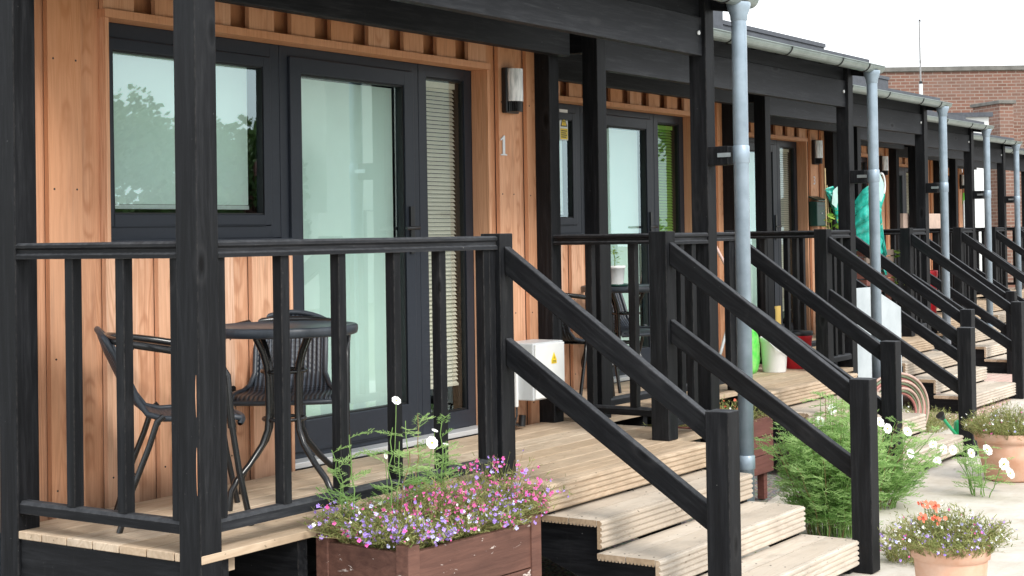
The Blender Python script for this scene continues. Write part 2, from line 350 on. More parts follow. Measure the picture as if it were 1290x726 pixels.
# ---------------------------------------------------------------- house
BOARDS=[]
def cladding(mb):
    """front boards over back boards; opening for window, door and side light"""
    WX0,WX1,DX0=.535,3.175,1.60; ZT=1.965; ZW=1.04
    nail=BLACKP
    k=-2
    def seg(x0,x1,z0,z1,y0,y1,t):
        if x1-x0<.004: return
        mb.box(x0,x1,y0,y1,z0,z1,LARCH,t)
    def column(x0,x1,y0,y1,t):
        mb.bc=(x0+x1)/2
        # clip against openings
        for a,b,zz in ((0.02,WX0,[(-.02,2.3)]),(WX0,DX0,[(-.02,ZW)]+([(ZT,2.3)] if y0<1.04 else [])),(DX0,WX1,[(ZT,2.3)] if y0<1.04 else []),(WX1,3.70,[(-.02,2.3)])):
            xa,xb=max(x0,a),min(x1,b)
            for z0,z1 in zz: seg(xa,xb,z0,z1,y0,y1,t)
    for k in range(-1,14):
        xr=.679+.277*(k-2)      # recess start
        column(xr-.006,xr+.121,1.052,1.062,random.random()*.3)      # back board, toned darker for the shade of the recess
        column(xr+.115,xr+.277,1.02,1.0435,random.random())      # front board
        fx=xr+.196
        for xx in (fx-.055,fx+.055):
            if not(.03<xx<3.68): continue
            for zz in (.10,.60,1.25,1.75,2.12):
                if WX0<xx<WX1 and zz>ZW-.03 and zz<ZT+.1: continue
                if xx>DX0 and xx<WX1 and zz<ZT: continue
                mb.tube([(xx,1.0205,zz+.02*math.sin(k*7)),(xx,1.0185,zz+.02*math.sin(k*7))],.0042,nail,6)
    mb.bc=-50.
    # head trim and reveals
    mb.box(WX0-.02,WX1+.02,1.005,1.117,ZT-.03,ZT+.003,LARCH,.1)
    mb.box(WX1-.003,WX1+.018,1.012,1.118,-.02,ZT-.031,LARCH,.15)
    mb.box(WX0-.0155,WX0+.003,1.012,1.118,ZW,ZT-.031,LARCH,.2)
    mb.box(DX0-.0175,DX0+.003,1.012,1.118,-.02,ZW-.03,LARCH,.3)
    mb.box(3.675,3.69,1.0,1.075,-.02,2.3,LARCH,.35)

def frame_rect(mb,x0,x1,z0,z1,w,y0,y1,mat,wb=None,wt=None):
    wb=w if wb is None else wb; wt=w if wt is None else wt
    mb.box(x0,x0+w,y0,y1,z0,z1,mat,.5); mb.box(x1-w,x1,y0,y1,z0,z1,mat,.5)
    mb.box(x0+w,x1-w,y0,y1,z1-wt,z1,mat,.5); mb.box(x0+w,x1-w,y0,y1,z0,z0+wb,mat,.5)

def venetian(x0,x1,z0,z1,y,mat):
    mb=MB(); z=z0
    while z<z1:
        mb.add([(x0,y-.009,z-.0097),(x1,y-.009,z-.0097),(x1,y-.001,z+.001),(x0,y-.001,z+.001),(x1,y+.007,z+.0097),(x0,y+.007,z+.0097)],[(0,1,2,3),(3,2,4,5)],mat,.5)
        z+=.0215
    for xx in (x0+.05,x1-.05): mb.tube([(xx,y-.012,z0),(xx,y-.012,z1)],.001,mat,4)
    mb.box(x0,x1,y-.014,y+.014,z1,z1+.03,mat); mb.box(x0,x1,y-.012,y+.012,z0-.02,z0-.008,mat)
    return mb

WX0_,WX1_=.535,3.175
def make_house():
    h=thing('terraced_house','first timber clad house of the row with number 1 beside its door','house',(0,0,0),0,'timber houses stepping back along the row')
    mb=MB(); cladding(mb); mb.build('cladding',h,bevel=0)
    # body
    mb=MB(); BK=BLK['z']
    mb.box(.03,3.67,1.095,1.12,2.04,2.6,ROOFING); mb.box(WX0_,WX1_,1.085,1.094,1.968,2.3,LARCH,.0); mb.box(.03,.535,1.063,1.10,-.5,2.0,ROOFING); mb.box(.535,1.60,1.063,1.10,-.5,1.03,ROOFING)  # frieze backing in the darkest tone, pocket shade put into its colour
    mb.box(3.195,3.67,1.063,1.10,-.5,2.0,ROOFING); mb.box(1.60,3.195,1.063,1.10,-.5,-.01,ROOFING)
    mb.box(.03,.08,1.101,7,-.5,2.6,BK); mb.box(3.62,3.67,1.101,7,-.5,2.6,BK); mb.box(.081,3.619,6.95,7,-.5,2.6,BK)
    mb.build('wall',h)
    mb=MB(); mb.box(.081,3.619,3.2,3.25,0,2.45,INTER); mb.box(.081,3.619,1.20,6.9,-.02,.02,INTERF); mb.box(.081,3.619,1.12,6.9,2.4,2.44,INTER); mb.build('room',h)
    # roofs
    mb=MB()
    mb.prism([(-.13,2.315),(1.04,2.50),(1.04,2.54),(-.13,2.345)],'x',-.01,3.86,ROOFING)
    for i in range(10):
        x=.18+i*.385
        mb.prism([(-.08,2.262),(1.0,2.43),(1.0,2.497),(-.08,2.318)],'x',x,x+.045,BLK['y'])
    mb.prism([(-.10,2.215),(.95,2.385),(.95,2.49),(-.10,2.32)],'x',3.815,3.85,BLK['y'])
    mb.build('porch_roof',h)
    mb=MB(); mb.box(-.02,3.75,1.045,7.05,2.62,2.93,ROOFING); mb.box(-.03,3.76,1.03,7.07,2.931,2.97,ROOFING)
    mb.box(.05,3.66,1.06,7.0,2.55,2.619,ROOFING); mb.build('flat_roof',h)
    # posts
    for x,y,z0 in ((0,0,GZ),(3.745,0,GZ),(0,.92,GZ),(3.645,.92,-.03)):
        mb=MB(); mb.box(x,x+.1,y,y+.1,z0,2.3,BLK['z']); mb.build('porch_post',h,bevel=.004)
    # light glimpsed through a split of the corner post
    # beams
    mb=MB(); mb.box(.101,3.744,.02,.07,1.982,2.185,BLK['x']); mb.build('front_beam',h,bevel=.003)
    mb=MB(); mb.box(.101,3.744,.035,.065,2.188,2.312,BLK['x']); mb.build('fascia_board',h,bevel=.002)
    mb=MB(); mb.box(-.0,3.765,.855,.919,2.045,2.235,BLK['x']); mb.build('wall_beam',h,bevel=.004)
    for x in (.02,):
        mb=MB(); mb.box(x,x+.045,.101,.854,2.08,2.26,BLK['y']); mb.build('side_beam',h,bevel=.003)
    mb=MB(); mb.tube([(3.70,.019,2.10),(3.70,.012,2.10)],.012,WHITEP,10); mb.build('porch_spotlight',h)
    # gutter + pipe
    mb=MB()
    pr=[]; r=.055
    for i in range(13):
        a=PI+PI*i/12; pr.append((-.17+r*math.cos(a),2.29+r*math.sin(a)))
    inn=[(-.17+(r-.004)*math.cos(PI+PI*i/12),2.29+(r-.004)*math.sin(PI+PI*i/12)) for i in range(12,-1,-1)]
    mb.prism([(-.232,2.293),(-.232,2.287)]+pr+[(-.115,2.292)]+inn,'x',.02,3.94,GUTTER,.5)
    g=mb.build('gutter',h)
    for x in (.4,1.3,2.2,3.1,3.62):
        m2=MB(); q=[(x,-.17+(r+.003)*math.cos(a),2.292+(r+.003)*math.sin(a)) for a in [PI*1.0+PI*i/10 for i in range(11)]]
        m2.tube(q+[(x,-.09,2.30)],.006,BLACKP,6); m2.build('gutter_bracket',g)
    mb=MB(); px,py=3.80,-.17
    mb.lathe([(.0,-.02),(.040,-.02),(.0402,2.715)],(px,py,GZ),PIPE,28,.5)
    mb.lathe([(.0402,2.155),(.0445,2.16),(.046,2.185),(.058,2.215),(.064,2.24),(.062,2.252)],(px,py,0),PIPE,28,.5)
    p=mb.build('downpipe',h)
    for pr in ([(.0405,1.405),(.0445,1.41),(.0445,1.495),(.0405,1.50)],[(.0405,-.20),(.0455,-.195),(.0455,-.13),(.0405,-.125)]):
        mb=MB(); mb.lathe(pr,(px,py,0),PIPE,28,.5); mb.build('pipe_collar',p)
    mb=MB(); mb.box(3.747,3.843,-.118,-.001,1.40,1.498,BLK['z']); mb.build('spacer_block',p,bevel=.003)
    mb=MB(); mb.box(3.742,3.7465,-.135,-.06,1.44,1.462,CLAMP); mb.box(px+.030,px+.062,py-.003,py+.003,1.405,1.497,CLAMP); mb.build('pipe_clamp',p)
    # deck
    mb=MB(); y=.935
    yb=[-.006,.128,.262,.396,.530,.664,.798,1.01]
    for i in range(7):
        x1=3.74
        mb.box(.003,x1,yb[i]+.003,yb[i+1]-.003,-.028,0,DECK)
    d=mb.build('deck',h,bevel=.002)
    mb=MB()
    for a,b in ((-.072,-.009),(-.138,-.075)): mb.box(1.80,3.30,a,b,-.027,.0,DECK)
    mb.box(1.80,3.30,-.19,-.141,-.027,0,DECK)
    mb.build('deck_step_board',d,bevel=.0015)
    for a,b,z in ((.012,.045,-.33),(3.70,3.735,-.25)):
        mb=MB(); mb.box(a,b,.101,.919,z,-.03,BLK['y']); mb.build('deck_fascia',d,bevel=.002)
    mb=MB()
    for x in (.1,.5,.95,1.4,1.85,2.3,2.75,3.2,3.6): mb.box(x,x+.05,.02,1.0,-.2,-.03,BLK['y'])
    mb.box(.101,1.78,.10,.15,-.33,-.2001,BLK['x']); mb.box(.101,3.6,.6,.65,-.35,-.2001,BLK['x']); mb.box(.101,3.64,.97,1.05,GZ,-.03,BLK['x'])
    mb.build('deck_joists',d)
    # window
    w=MB(); frame_rect(w,.535,1.648,1.052,1.935,.062,1.12,1.18,FRAME,wb=.055,wt=.06); w=w.build('window',h,bevel=.003)
    mb=MB(); frame_rect(mb,.599,1.584,1.109,1.873,.048,1.112,1.165,FRAME); mb.build('sash',w,bevel=.004)
    mb=MB(); frame_rect(mb,.6475,1.5355,1.1575,1.8245,.006,1.118,1.15,FRAMED); mb.build('gasket',w)
    mb=MB(); mb.add([(.65,1.135,1.16),(1.533,1.135,1.16),(1.533,1.135,1.822),(.65,1.135,1.822)],[(0,1,2,3)],GLASS); mb.build('pane',w)
    mb=MB(); mb.box(.525,1.66,1.06,1.17,1.028,1.050,FRAME); mb.build('sill',w,bevel=.003)
    mb=MB(); mb.box(.60,1.49,1.172,1.176,1.20,1.83,BLIND); mb.box(.60,1.49,1.168,1.18,1.18,1.198,WHITEP); mb.build('roller_blind',w)
    # door
    d=MB(); frame_rect(d,1.6505,2.70,.03,1.935,.055,1.12,1.185,FRAME,wb=.03,wt=.045); d=d.build('door',h,bevel=.003)
    mb=MB(); frame_rect(mb,1.7075,2.643,.062,1.888,.075,1.105,1.165,FRAME,wb=.14); mb.build('door_leaf',d,bevel=.004)
    mb=MB(); frame_rect(mb,1.784,2.567,.2025,1.812,.007,1.115,1.15,FRAMED); mb.build('gasket',d)
    mb=MB(); mb.add([(1.786,1.135,.204),(2.565,1.135,.204),(2.565,1.135,1.810),(1.786,1.135,1.810)],[(0,1,2,3)],GLASS); mb.build('pane',d)
    mb=MB(); mb.box(1.75,2.545,1.172,1.176,.19,1.80,BLIND); mb.build('curtain',d)
    mb=MB(); mb.box(2.59,2.622,1.092,1.104,.96,1.20,BLACKP); mb.tube([(2.606,1.1,1.09),(2.606,1.05,1.09),(2.60,1.045,1.09),(2.49,1.045,1.088)],.009,BLACKP,8); mb.build('handle',d,bevel=0)
    mb=MB(); mb.box(1.62,3.19,1.03,1.18,.001,.028,ALU); mb.build('threshold',d,bevel=.003)
    # side light
    s=MB(); frame_rect(s,2.7025,3.174,.03,1.935,.066,1.12,1.185,FRAME,wb=.09,wt=.06); s=s.build('side_window',h,bevel=.003)
    mb=MB(); frame_rect(mb,2.770,3.107,.1215,1.8735,.008,1.13,1.155,FRAMED); mb.build('gasket',s)
    mb=MB(); mb.add([(2.775,1.14,.125),(3.10,1.14,.125),(3.10,1.14,1.87),(2.775,1.14,1.87)],[(0,1,2,3)],GLASSC); mb.build('pane',s)
    venetian(2.77,3.08,.27,1.83,1.176,CREAM).build('venetian_blind',s)
    return h
house=make_house()
labels=['','second timber clad house with lime green blind and a yellow warning sign in its window',
 'third timber clad house with number 3 and green letter box by its door',
 'fourth timber clad house behind the green netting, wall lamp above its railing',
 'fifth timber clad house behind the pale wooden trough','last timber clad house at the far end before the brick building']
houses=[house]
for n in range(1,6):
    c=copy_tree(house); c.location=(n*PW,n*PS,0); c['label']=labels[n]; houses.append(c)
# light between the halves of the nearest corner post, painted as orange strips, and a pale packer under the deck edge
_p=[o for o in house.children if o.name.startswith('porch_post')][0]
for z0,z1 in ((.46,.60),(.20,.36)):
    mb=MB(); mb.prism([(-.0008,z0),(-.0008,z1),(.0015,z1-.02),(.003,(z0+z1)/2),(.001,z0+.02)],'x',-.0012,-.0002,LARCH,.1)
    for i,v in enumerate(mb.v): mb.v[i]=(v[0],v[1]+.012,v[2])
    mb.build('split_light',_p)
mb=MB(); mb.box(.16,.21,.05,.07,-.085,-.0305,DECK); mb.build('packer',house)
# lime blind in the second house
for ch in houses[1].children:
    if ch.name.startswith('side_window'):
        for g in ch.children:
            if g.name.startswith('venetian_blind'):
                g.data=g.data.copy(); g.data.materials[0]=GREENB; g['label']='lime green venetian blind'
# the seventh gutter and post show only as a sliver beyond the sixth: nothing more to build

# ---------------------------------------------------------------- steps
def grooved_riser(mb,x0,x1,yf,z0,z1,mat):
    # reeded deck board on edge: ridges on the front
    n=5; th=.022; poly=[]
    for i in range(n):
        a=z0+(z1-z0)*i/n; b=z0+(z1-z0)*(i+1)/n; g=.0035
        poly+=[(yf+.007,a),(yf+.007,a+g),(yf,a+g+.003),(yf,b-g-.003),(yf+.007,b-g)]
    poly+=[(yf+.007,z1),(yf+th,z1),(yf+th,z0)]
    mb.prism(poly,'x',x0,x1,mat,None,ENDGR)
def reeded_tread(mb,x0,x1,y0,y1,zt,mat):
    th=.028; poly=[(y0,zt),(y0,zt-th+.006)]; n=max(3,int((y1-y0)/.016))
    for i in range(n):
        a=y0+(y1-y0)*i/n; w=(y1-y0)/n
        poly+=[(a+w*.15,zt-th+.007),(a+w*.3,zt-th),(a+w*.7,zt-th),(a+w*.85,zt-th+.007)]
    poly+=[(y1,zt-th+.006),(y1,zt)]
    mb.prism(poly[::-1],'x',x0,x1,mat,None,ENDGR)
def make_steps():
    s=thing('porch_steps','','steps',(0,0,0),0,'wooden porch steps with black handrails')
    X0,X1=1.815,3.262
    for i in range(3):
        zt=-.13*(i+1)-.005*i; yf=-.19-.27*(i+1)
        mb=MB(); 
        for j in range(2):
            a=yf+.024+j*.1365; reeded_tread(mb,X0,X1,a,a+.132,zt,TREAD)
        grooved_riser(mb,X0+.002,X1-.002,yf,zt-.118,zt-.001,TREAD)
        for xx in (1.865,2.54,3.225):
            for j in range(4):
                yy=yf+.055+j*.068; mb.tube([(xx,yy,zt-.001),(xx,yy,zt+.0008)],.0045,FRAMED,8)
        mb.build('tread',s)
    mb=MB(); grooved_riser(mb,1.802,3.298,-.214,-.116,-.001,DECK); mb.build('top_riser',s)
    for x in (1.845,2.52,3.205):
        mb=MB()
        poly=[(-.02,-.03-.002),(-.19,-.032),(-.19,-.163),(-.434,-.163),(-.434,-.298),(-.704,-.298),(-.704,-.433),(-.972,-.433),(-.972,GZ),(-.80,GZ),(-.02,-.26)]
        mb.prism(poly[::-1],'x',x,x+.04,BLK['y']); mb.build('stringer',s)
    for x in (1.767,3.249):
        mb=MB(); mb.box(x,x+.1,-.01,.09,.001,1.055,BLK['z']); mb.build('newel_post',s,bevel=.004)
        mb=MB(); mb.box(x,x+.1,-1.065,-.965,GZ,.35,BLK['z']); mb.build('newel_post',s,bevel=.004)
        for z0,z1,nm in ((1.0,.322,'handrail'),(.61,-.025,'lower_rail')):
            xa=x+.032
            mb=MB(); mb.prism([(-.011,z0),(-.011,z0-.118),(-.964,z1-.105),(-.964,z1)][::-1],'x',xa,xa+.045,BLK['r']); mb.build(nm,s,bevel=.005)
    return s
steps=make_steps()
sl=['nearest flight of wooden steps rising beside the planter box to the first porch','second flight of wooden steps, half hidden behind the tall feathery plant',
 'third flight of wooden steps, behind the hose coil and large terracotta pot','fourth flight of steps with black handrails, beyond the third downpipe',
 'fifth flight of steps, far down the row beneath the pale wooden trough','farthest flight of steps at the end of the row']
steps['label']=sl[0]
for n in range(1,6):
    c=copy_tree(steps); c.location=(n*PW,n*PS,0); c['label']=sl[n]

# ---------------------------------------------------------------- railings
def rail_poly(c,z,w=.034):
    return [(c-w,z-.058),(c+w,z-.058),(c+w,z-.044),(c+w*.72,z-.038),(c+w*.72,z-.026),(c+w,z-.018),(c+w,z-.008),(c+w*.7,z),(c-w*.7,z),(c-w,z-.008),(c-w,z-.018),(c-w*.72,z-.026),(c-w*.72,z-.038),(c-w,z-.044)]
def low_poly(c,z,w=.028):
    return [(c-w,z-.044),(c+w,z-.044),(c+w,z-.012),(c+w*.6,z),(c-w*.6,z),(c-w,z-.012)]
def make_railing(side):
    r=thing('porch_railing','','railing',(0,0,0),0,'black porch railings')
    zt=1.045; zb=.108
    def run(axis,a,b,c,bal):
        mb=MB(); mb.prism(rail_poly(c,zt),axis,a,b,BLK[axis],None); mb.build('top_rail',r)
        mb=MB(); mb.prism(low_poly(c,zb),axis,a,b,BLK[axis],None); mb.build('bottom_rail',r)
        for t in bal:
            mb=MB(); w=.0215
            if axis=='x': mb.box(t-w,t+w,c-w,c+w,zb-.001,zt-.057,BLK['z'])
            else: mb.box(c-w,c+w,t-w,t+w,zb-.001,zt-.057,BLK['z'])
            mb.build('baluster',r,bevel=.002)
    run('x',.101,1.766,.035,(.1235,.446,.76,1.09,1.39,1.70,1.743))
    run('x',3.351,3.744,.035,(3.375,3.47,3.60))
    run('y',.101,.919,3.69,(.22,.43,.70))
    if side: run('y',.101,.919,.035,(.1235,.39,.65))
    return r
rl=make_railing(True); rl['label']='nearest black porch railing, round the bistro table and chairs'
r2=make_railing(False); r2['label']='black railing of the second porch, in front of the potted seedling'; r2.location=(PW,PS,0)
ll=['','','black railing of the third porch, beneath the dark green letter box','black railing of the fourth porch, beneath the green netting',
 'black railing of the fifth porch, beneath the pale wooden trough','black railing of the farthest porch, before the white cabin']
for n in range(2,6):
    c=copy_tree(r2); c.location=(n*PW,n*PS,0); c['label']=ll[n]

# ---------------------------------------------------------------- lamps, numbers, boxes
def make_lamp():
    t=thing('wall_lamp','','wall lamp',(3.375,1.018,1.835),0,'bulkhead lamps beside the doors')
    mb=MB(); mb.box(-.062,.062,-.035,0,-.125,.122,BLACKP); mb.build('back_plate',t,bevel=.006)
    mb=MB(); pr=[(.055*math.cos(a),-.036-.055*math.sin(a)) for a in [PI*i/14 for i in range(15)]]
    m,nt,b=LENS
    mb.prism(pr[::-1],'z',-.062,.115,m,smooth=True); mb.build('diffuser',t)
    mb=MB(); pr=[]
    for i in range(29):
        a=PI*i/28; rr=.05 if i%2 else .044; pr.append((rr*math.cos(a),-.036-rr*math.sin(a)))
    mb.prism(pr[::-1],'z',-.118,-.063,BLACKP); mb.build('ribbed_base',t)
    return t
LENS=newmat('frosted_lens'); _b=LENS[2]; _b.inputs['Base Color'].default_value=(.62,.64,.64,1); _b.inputs['Roughness'].default_value=.18
_n=noise(LENS[1],coords(LENS[1],(1,1,.15)),60,3); LENS[1].links.new(ramp(LENS[1],_n,[(.35,(.50,.53,.54)),(.62,(.92,.94,.94))]),_b.inputs['Base Color'])
lamp=make_lamp(); lamp['label']='nearest wall lamp, on the orange boards above the number 1'
for n,l in ((2,'wall lamp above the dark green letter box'),(3,'wall lamp beside the second downpipe, above the green netting'),(5,'smallest wall lamp, far down the row beside the fourth downpipe')):
    c=copy_tree(lamp); c.location=(3.375+n*PW,1.018+n*PS,1.835); c['label']=l
def numeral():
    mb=MB()
    def P(x,z): return (x,z)
    pts=[(-.008,-.042),(-.008,.030),(-.022,.022),(-.024,.027),(0,.048),(.008,.048),(.008,-.042),(.022,-.045),(.022,-.050),(-.022,-.050),(-.022,-.045)]
    mb.prism(pts,'y',0,.004,ALU); return mb
o=numeral().build('house_number',None,(3.325,1.0135,1.535)); o.scale=(1.35,1,1.1); tag(o,'silver numeral 1 on the orange boards below the nearest lamp','house number')
t3=thing('house_number','small silver numeral 3 on the boards above the dark green letter box','house number',(3.375+2*PW,1.0185+2*PS,1.545))
text_mesh('3',.12,ALU,FACE_Y,t3,'numeral')
# meter box
t=thing('meter_box','white electricity meter box with a yellow warning label beside the first steps','meter box',(0,0,0))
mb=MB(); mb.box(3.245,3.548,.795,.99,.165,.470,GREYC); mb.build('case',t,bevel=.006)
mb=MB(); mb.box(3.253,3.540,.782,.7945,.173,.462,WHITEP); mb.build('door',t,bevel=.004)
mb=MB(); mb.box(3.225,3.2449,.89,.97,.13,.33,WHITEP); mb.build('side_unit',t,bevel=.003)
mb=MB(); mb.prism([(3.405,.352),(3.455,.352),(3.455,.372),(3.43,.412),(3.405,.372)],'y',.7815,.7795,YEL); s=mb.build('warning_label',t)
mb=MB(); mb.box(3.410,3.450,.7790,.7794,.358,.361,BLACKP); mb.box(3.412,3.448,.7790,.7794,.365,.368,BLACKP); mb.prism([(3.427,.378),(3.433,.378),(3.4305,.397)],'y',.7790,.7794,BLACKP); mb.build('lettering',s)
mb=MB(); mb.tube([(3.28,.93,.164),(3.27,.92,.08),(3.22,.9,.045),(3.19,.92,.04),(3.24,.9,.035),(3.30,.93,.02),(3.33,.96,.03)],.006,BLACKP,6); mb.tube([(3.33,.93,.015),(3.34,.93,.075)],.02,BLACKP,8); mb.build('cable',t)
# sign in second house window
t=thing('warning_sign','yellow and white triangular warning sign on the second house window','sign',(PW+1.432,PS+1.118,1.79))
mb=MB(); mb.box(-.052,.052,0,.002,-.105,.105,WHITEP); mb.build('plate',t)
mb=MB(); mb.prism([(-.044,-.012),(.044,-.012),(0,.082)],'y',-.0008,-.0002,BLACKP); mb.build('border',t)
mb=MB(); mb.prism([(-.031,-.005),(.031,-.005),(0,.062)],'y',-.0016,-.0010,YEL); mb.box(-.046,.046,-.0012,-.0004,-.098,-.025,YEL); mb.build('yellow_panel',t)
mb=MB(); mb.prism([(.004,.048),(-.010,.018),(0,.018),(-.003,.0),(.010,.026),(.001,.026)],'y',-.0022,-.0018,BLACKP)
for i in range(4): mb.box(-.036,.036-.01*(i%2),-.0020,-.0014,-.045-.014*i,-.038-.014*i,BLACKP)
mb.build('symbol',t)
# mailbox on the third house
GRN=plain('dark_green_paint',(.008,.055,.040),.35,0,.2,20)
t=thing('letter_box','dark green metal letter box on the third house','letter box',(3.33+2*PW,1.018+2*PS,1.235))
mb=MB(); mb.box(-.115,.115,-.09,0,-.15,.10,GRN); mb.build('body',t,bevel=.008)
mb=MB(); mb.prism([(0,.14),(-.11,.101),(-.11,.11),(0,.155)],'x',-.122,.122,GRN); mb.build('lid',t)
mb=MB(); mb.box(-.07,.07,-.0925,-.0905,.05,.062,BLACKP); mb.tube([(0,-.09,-.02),(0,-.096,-.02)],.008,ALU,8); mb.build('slot',t)

# ---------------------------------------------------------------- bistro furniture
def make_chair(label):
    """faces +x locally, origin on floor under seat centre"""
    t=thing('bistro_chair',label,'chair',(0,0,0),0,'black bistro chairs')
    W=.212
    # seat and back, one woven sheet
    prof=[(.195,.372),(.18,.390),(.11,.400),(0,.396),(-.10,.396),(-.155,.412),(-.190,.46),(-.230,.55),(-.272,.64),(-.300,.695)]
    mb=MB(); nw=10
    def row(p,i,off):
        x,z=p; k=i/(len(prof)-1); w=W*(1-(0 if i<4 else .28*min(1,(i-3)/3)))
        return [(x+off*.0+ (-.03*(1-(2*j/nw-1)**2) if i>=6 else .0)+(.025*(1-(2*j/nw-1)**2)-.02 if i==0 else 0),-w+2*w*j/nw,z-(.010*(1-(2*j/nw-1)**2) if 1<=i<=4 else 0)+(.035*(1-(2*j/nw-1)**2)-.01 if i==len(prof)-1 else 0)) for j in range(nw+1)]
    vs=[]
    for i,p in enumerate(prof): vs+=row(p,i,0)
    fs=[]
    for i in range(len(prof)-1):
        for j in range(nw): a=i*(nw+1)+j; fs.append((a,a+1,a+nw+2,a+nw+1))
    mb.add(vs,fs,WEAVE,.5,True)
    o=mb.build('seat',t); md=o.modifiers.new('solid','SOLIDIFY'); md.thickness=.008; md.offset=-1
    mb=MB(); edge=[vs[i*(nw+1)] for i in range(len(prof))]+[vs[(len(prof)-1)*(nw+1)+j] for j in range(1,nw+1)]+[vs[i*(nw+1)+nw] for i in range(len(prof)-2,-1,-1)]+[vs[j] for j in range(nw-1,0,-1)]
    mb.tube(edge+[edge[0]],.0115,RESIN,8,caps=False); mb.build('seat_rim',t)
    # arm loop
    pts=[]
    for k in range(21):
        a=-PI/2-PI*k/20; pts.append((-.10+.20*math.cos(a)*1.0,.255*math.sin(a)*-1*-1,.665+.045*(-math.cos(a))))
    arm=[(.140,-.262,.36),(.132,-.262,.45),(.125,-.262,.55),(.095,-.262,.60),(.02,-.262,.632),(-.10,-.255,.655)]
    loop=[(-.10-.212*math.sin(a),-.255*math.cos(a),.655+.035*math.sin(a)) for a in [PI*k/14 for k in range(1,14)]]
    mb=MB(); mb.tube(arm+loop+[(x,-y,z) for x,y,z in arm[::-1]],.0145,CHAIRM,8); mb.build('armrest',t)
    for s in (-1,1):
        mb=MB(); mb.tube([(.140,s*.262,.37),(.165,s*.262,.20),(.205,s*.262,0)],.0115,CHAIRM,8); mb.tube([(.12,s*.20,.380),(.137,s*.262,.380)],.009,CHAIRM,6); mb.build('leg',t)
        mb=MB(); mb.tube([(-.10,s*.235,.41),(-.125,s*.237,.39),(-.155,s*.242,.30),(-.215,s*.248,.15),(-.262,s*.25,0)],.0115,CHAIRM,8); mb.build('leg',t)
    for q in (((-.12,-.237,.385),(-.12,.237,.385)),((.13,-.21,.378),(.13,.21,.378))):
        mb=MB(); mb.tube(q,.009,CHAIRM,6); mb.build('seat_bar',t)
    return t
def weave():
    m,nt,b=newmat('woven_resin')
    tc=N(nt,'ShaderNodeTexCoord'); sx=N(nt,'ShaderNodeSeparateXYZ'); nt.links.new(tc.outputs['Object'],sx.inputs[0])
    h=math_(nt,'SINE',math_(nt,'MULTIPLY',sx.outputs[1],330)); h2=math_(nt,'SINE',math_(nt,'MULTIPLY',math_(nt,'ADD',sx.outputs[2],sx.outputs[0]),520))
    hh=math_(nt,'ADD',math_(nt,'MULTIPLY',h,.75),math_(nt,'MULTIPLY',h2,.25))
    nt.links.new(ramp(nt,hh,[(.0,(.014,.018,.025)),(.6,(.065,.080,.105))]),b.inputs['Base Color']); b.inputs['Roughness'].default_value=.42
    bump(nt,b,hh,.7,.004); return m
WEAVE=weave()
def make_table(label):
    t=thing('bistro_table',label,'table',(0,0,0),0,'round bistro tables')
    mb=MB(); mb.lathe([(0,.699),(.278,.699),(.284,.703),(.290,.703),(.297,.698),(.298,.682),(.294,.668),(.286,.664),(.28,.668),(0,.670)],(0,0,0),RESIN,48); mb.build('tabletop',t)
    for k in range(4):
        a=R(-8)+k*PI/2; c,s=math.cos(a),math.sin(a)
        prof=[(.145,.664),(.135,.645),(.108,.60),(.09,.55),(.083,.50),(.08,.36),(.088,.29),(.115,.235),(.18,.165),(.245,.11),(.272,.07),(.28,0)]
        mb=MB(); mb.tube([(r*c,r*s,z) for r,z in prof],.0125,CHAIRM,8); mb.build('leg',t)
    for z,r in ((.52,.087),(.33,.083)):
        mb=MB(); mb.tube([(r*math.cos(2*PI*i/24),r*math.sin(2*PI*i/24),z) for i in range(25)],.008,CHAIRM,6,caps=False); mb.build('ring',t)
    return t
t=make_table('round black bistro table on the nearest porch'); t.location=(.97,.50,0)
t2=copy_tree(t); t2.location=(.95+.42+PW,.62+PS,0); t2['label']='round black bistro table under the potted seedling on the second porch'
ch=make_chair('black bistro chair seen from the side by the corner post'); ch.location=(.52,.58,0); ch.rotation_euler=(0,0,R(-41))
c=copy_tree(ch); c.location=(1.26,.75,0); c.rotation_euler=(0,0,R(-143)); c['label']='black bistro chair facing forward behind the round table'
c=copy_tree(ch); c.location=(1.62+PW,.74+PS,0); c.rotation_euler=(0,0,R(-110)); c['label']='black bistro chair on the second porch below the potted seedling'
c=copy_tree(ch); c.location=(.62+PW,.66+PS,0); c.rotation_euler=(0,0,R(5)); c['label']='black bistro chair on the second porch whose legs show above the meter box'

# ---------------------------------------------------------------- plants
rng=random.Random(11)
def quad_strip(mb,p,q,w,mat,tone):
    p=Vector(p);q=Vector(q);d=(q-p); s=d.cross(Vector((rng.uniform(-1,1),rng.uniform(-1,1),rng.uniform(-1,1))))
    if s.length<1e-6: return
    s=s.normalized()*w*.5
    mb.add([p-s,p+s,q+s*.5,q-s*.5],[(0,1,2,3)],mat,tone)
def flower(mb,c,n,r,npet,mat,cen=None,cup=.2):
    c=Vector(c); n=Vector(n).normalized(); u=n.orthogonal().normalized(); v=n.cross(u); a0=rng.uniform(0,6)
    for k in range(npet):
        a=a0+2*PI*k/npet; d=u*math.cos(a)+v*math.sin(a); s=n.cross(d)*r*(PI/npet)*.95
        mb.add([c+d*r*.12-s*.2,c+d*r*.12+s*.2,c+d*r*.8+s+n*r*cup,c+d*r+s*.5+n*r*cup,c+d*r*1.03+n*r*cup*.9,c+d*r-s*.5+n*r*cup,c+d*r*.8-s+n*r*cup],[(0,1,2,3,4,5,6)],mat,rng.random())
    if cen:
        mb.add([c+n*r*.15+(u*math.cos(t)+v*math.sin(t))*r*.2 for t in [i*PI/3 for i in range(6)]]+[c+n*r*.28],[(i,(i+1)%6,6) for i in range(6)],cen,.5)
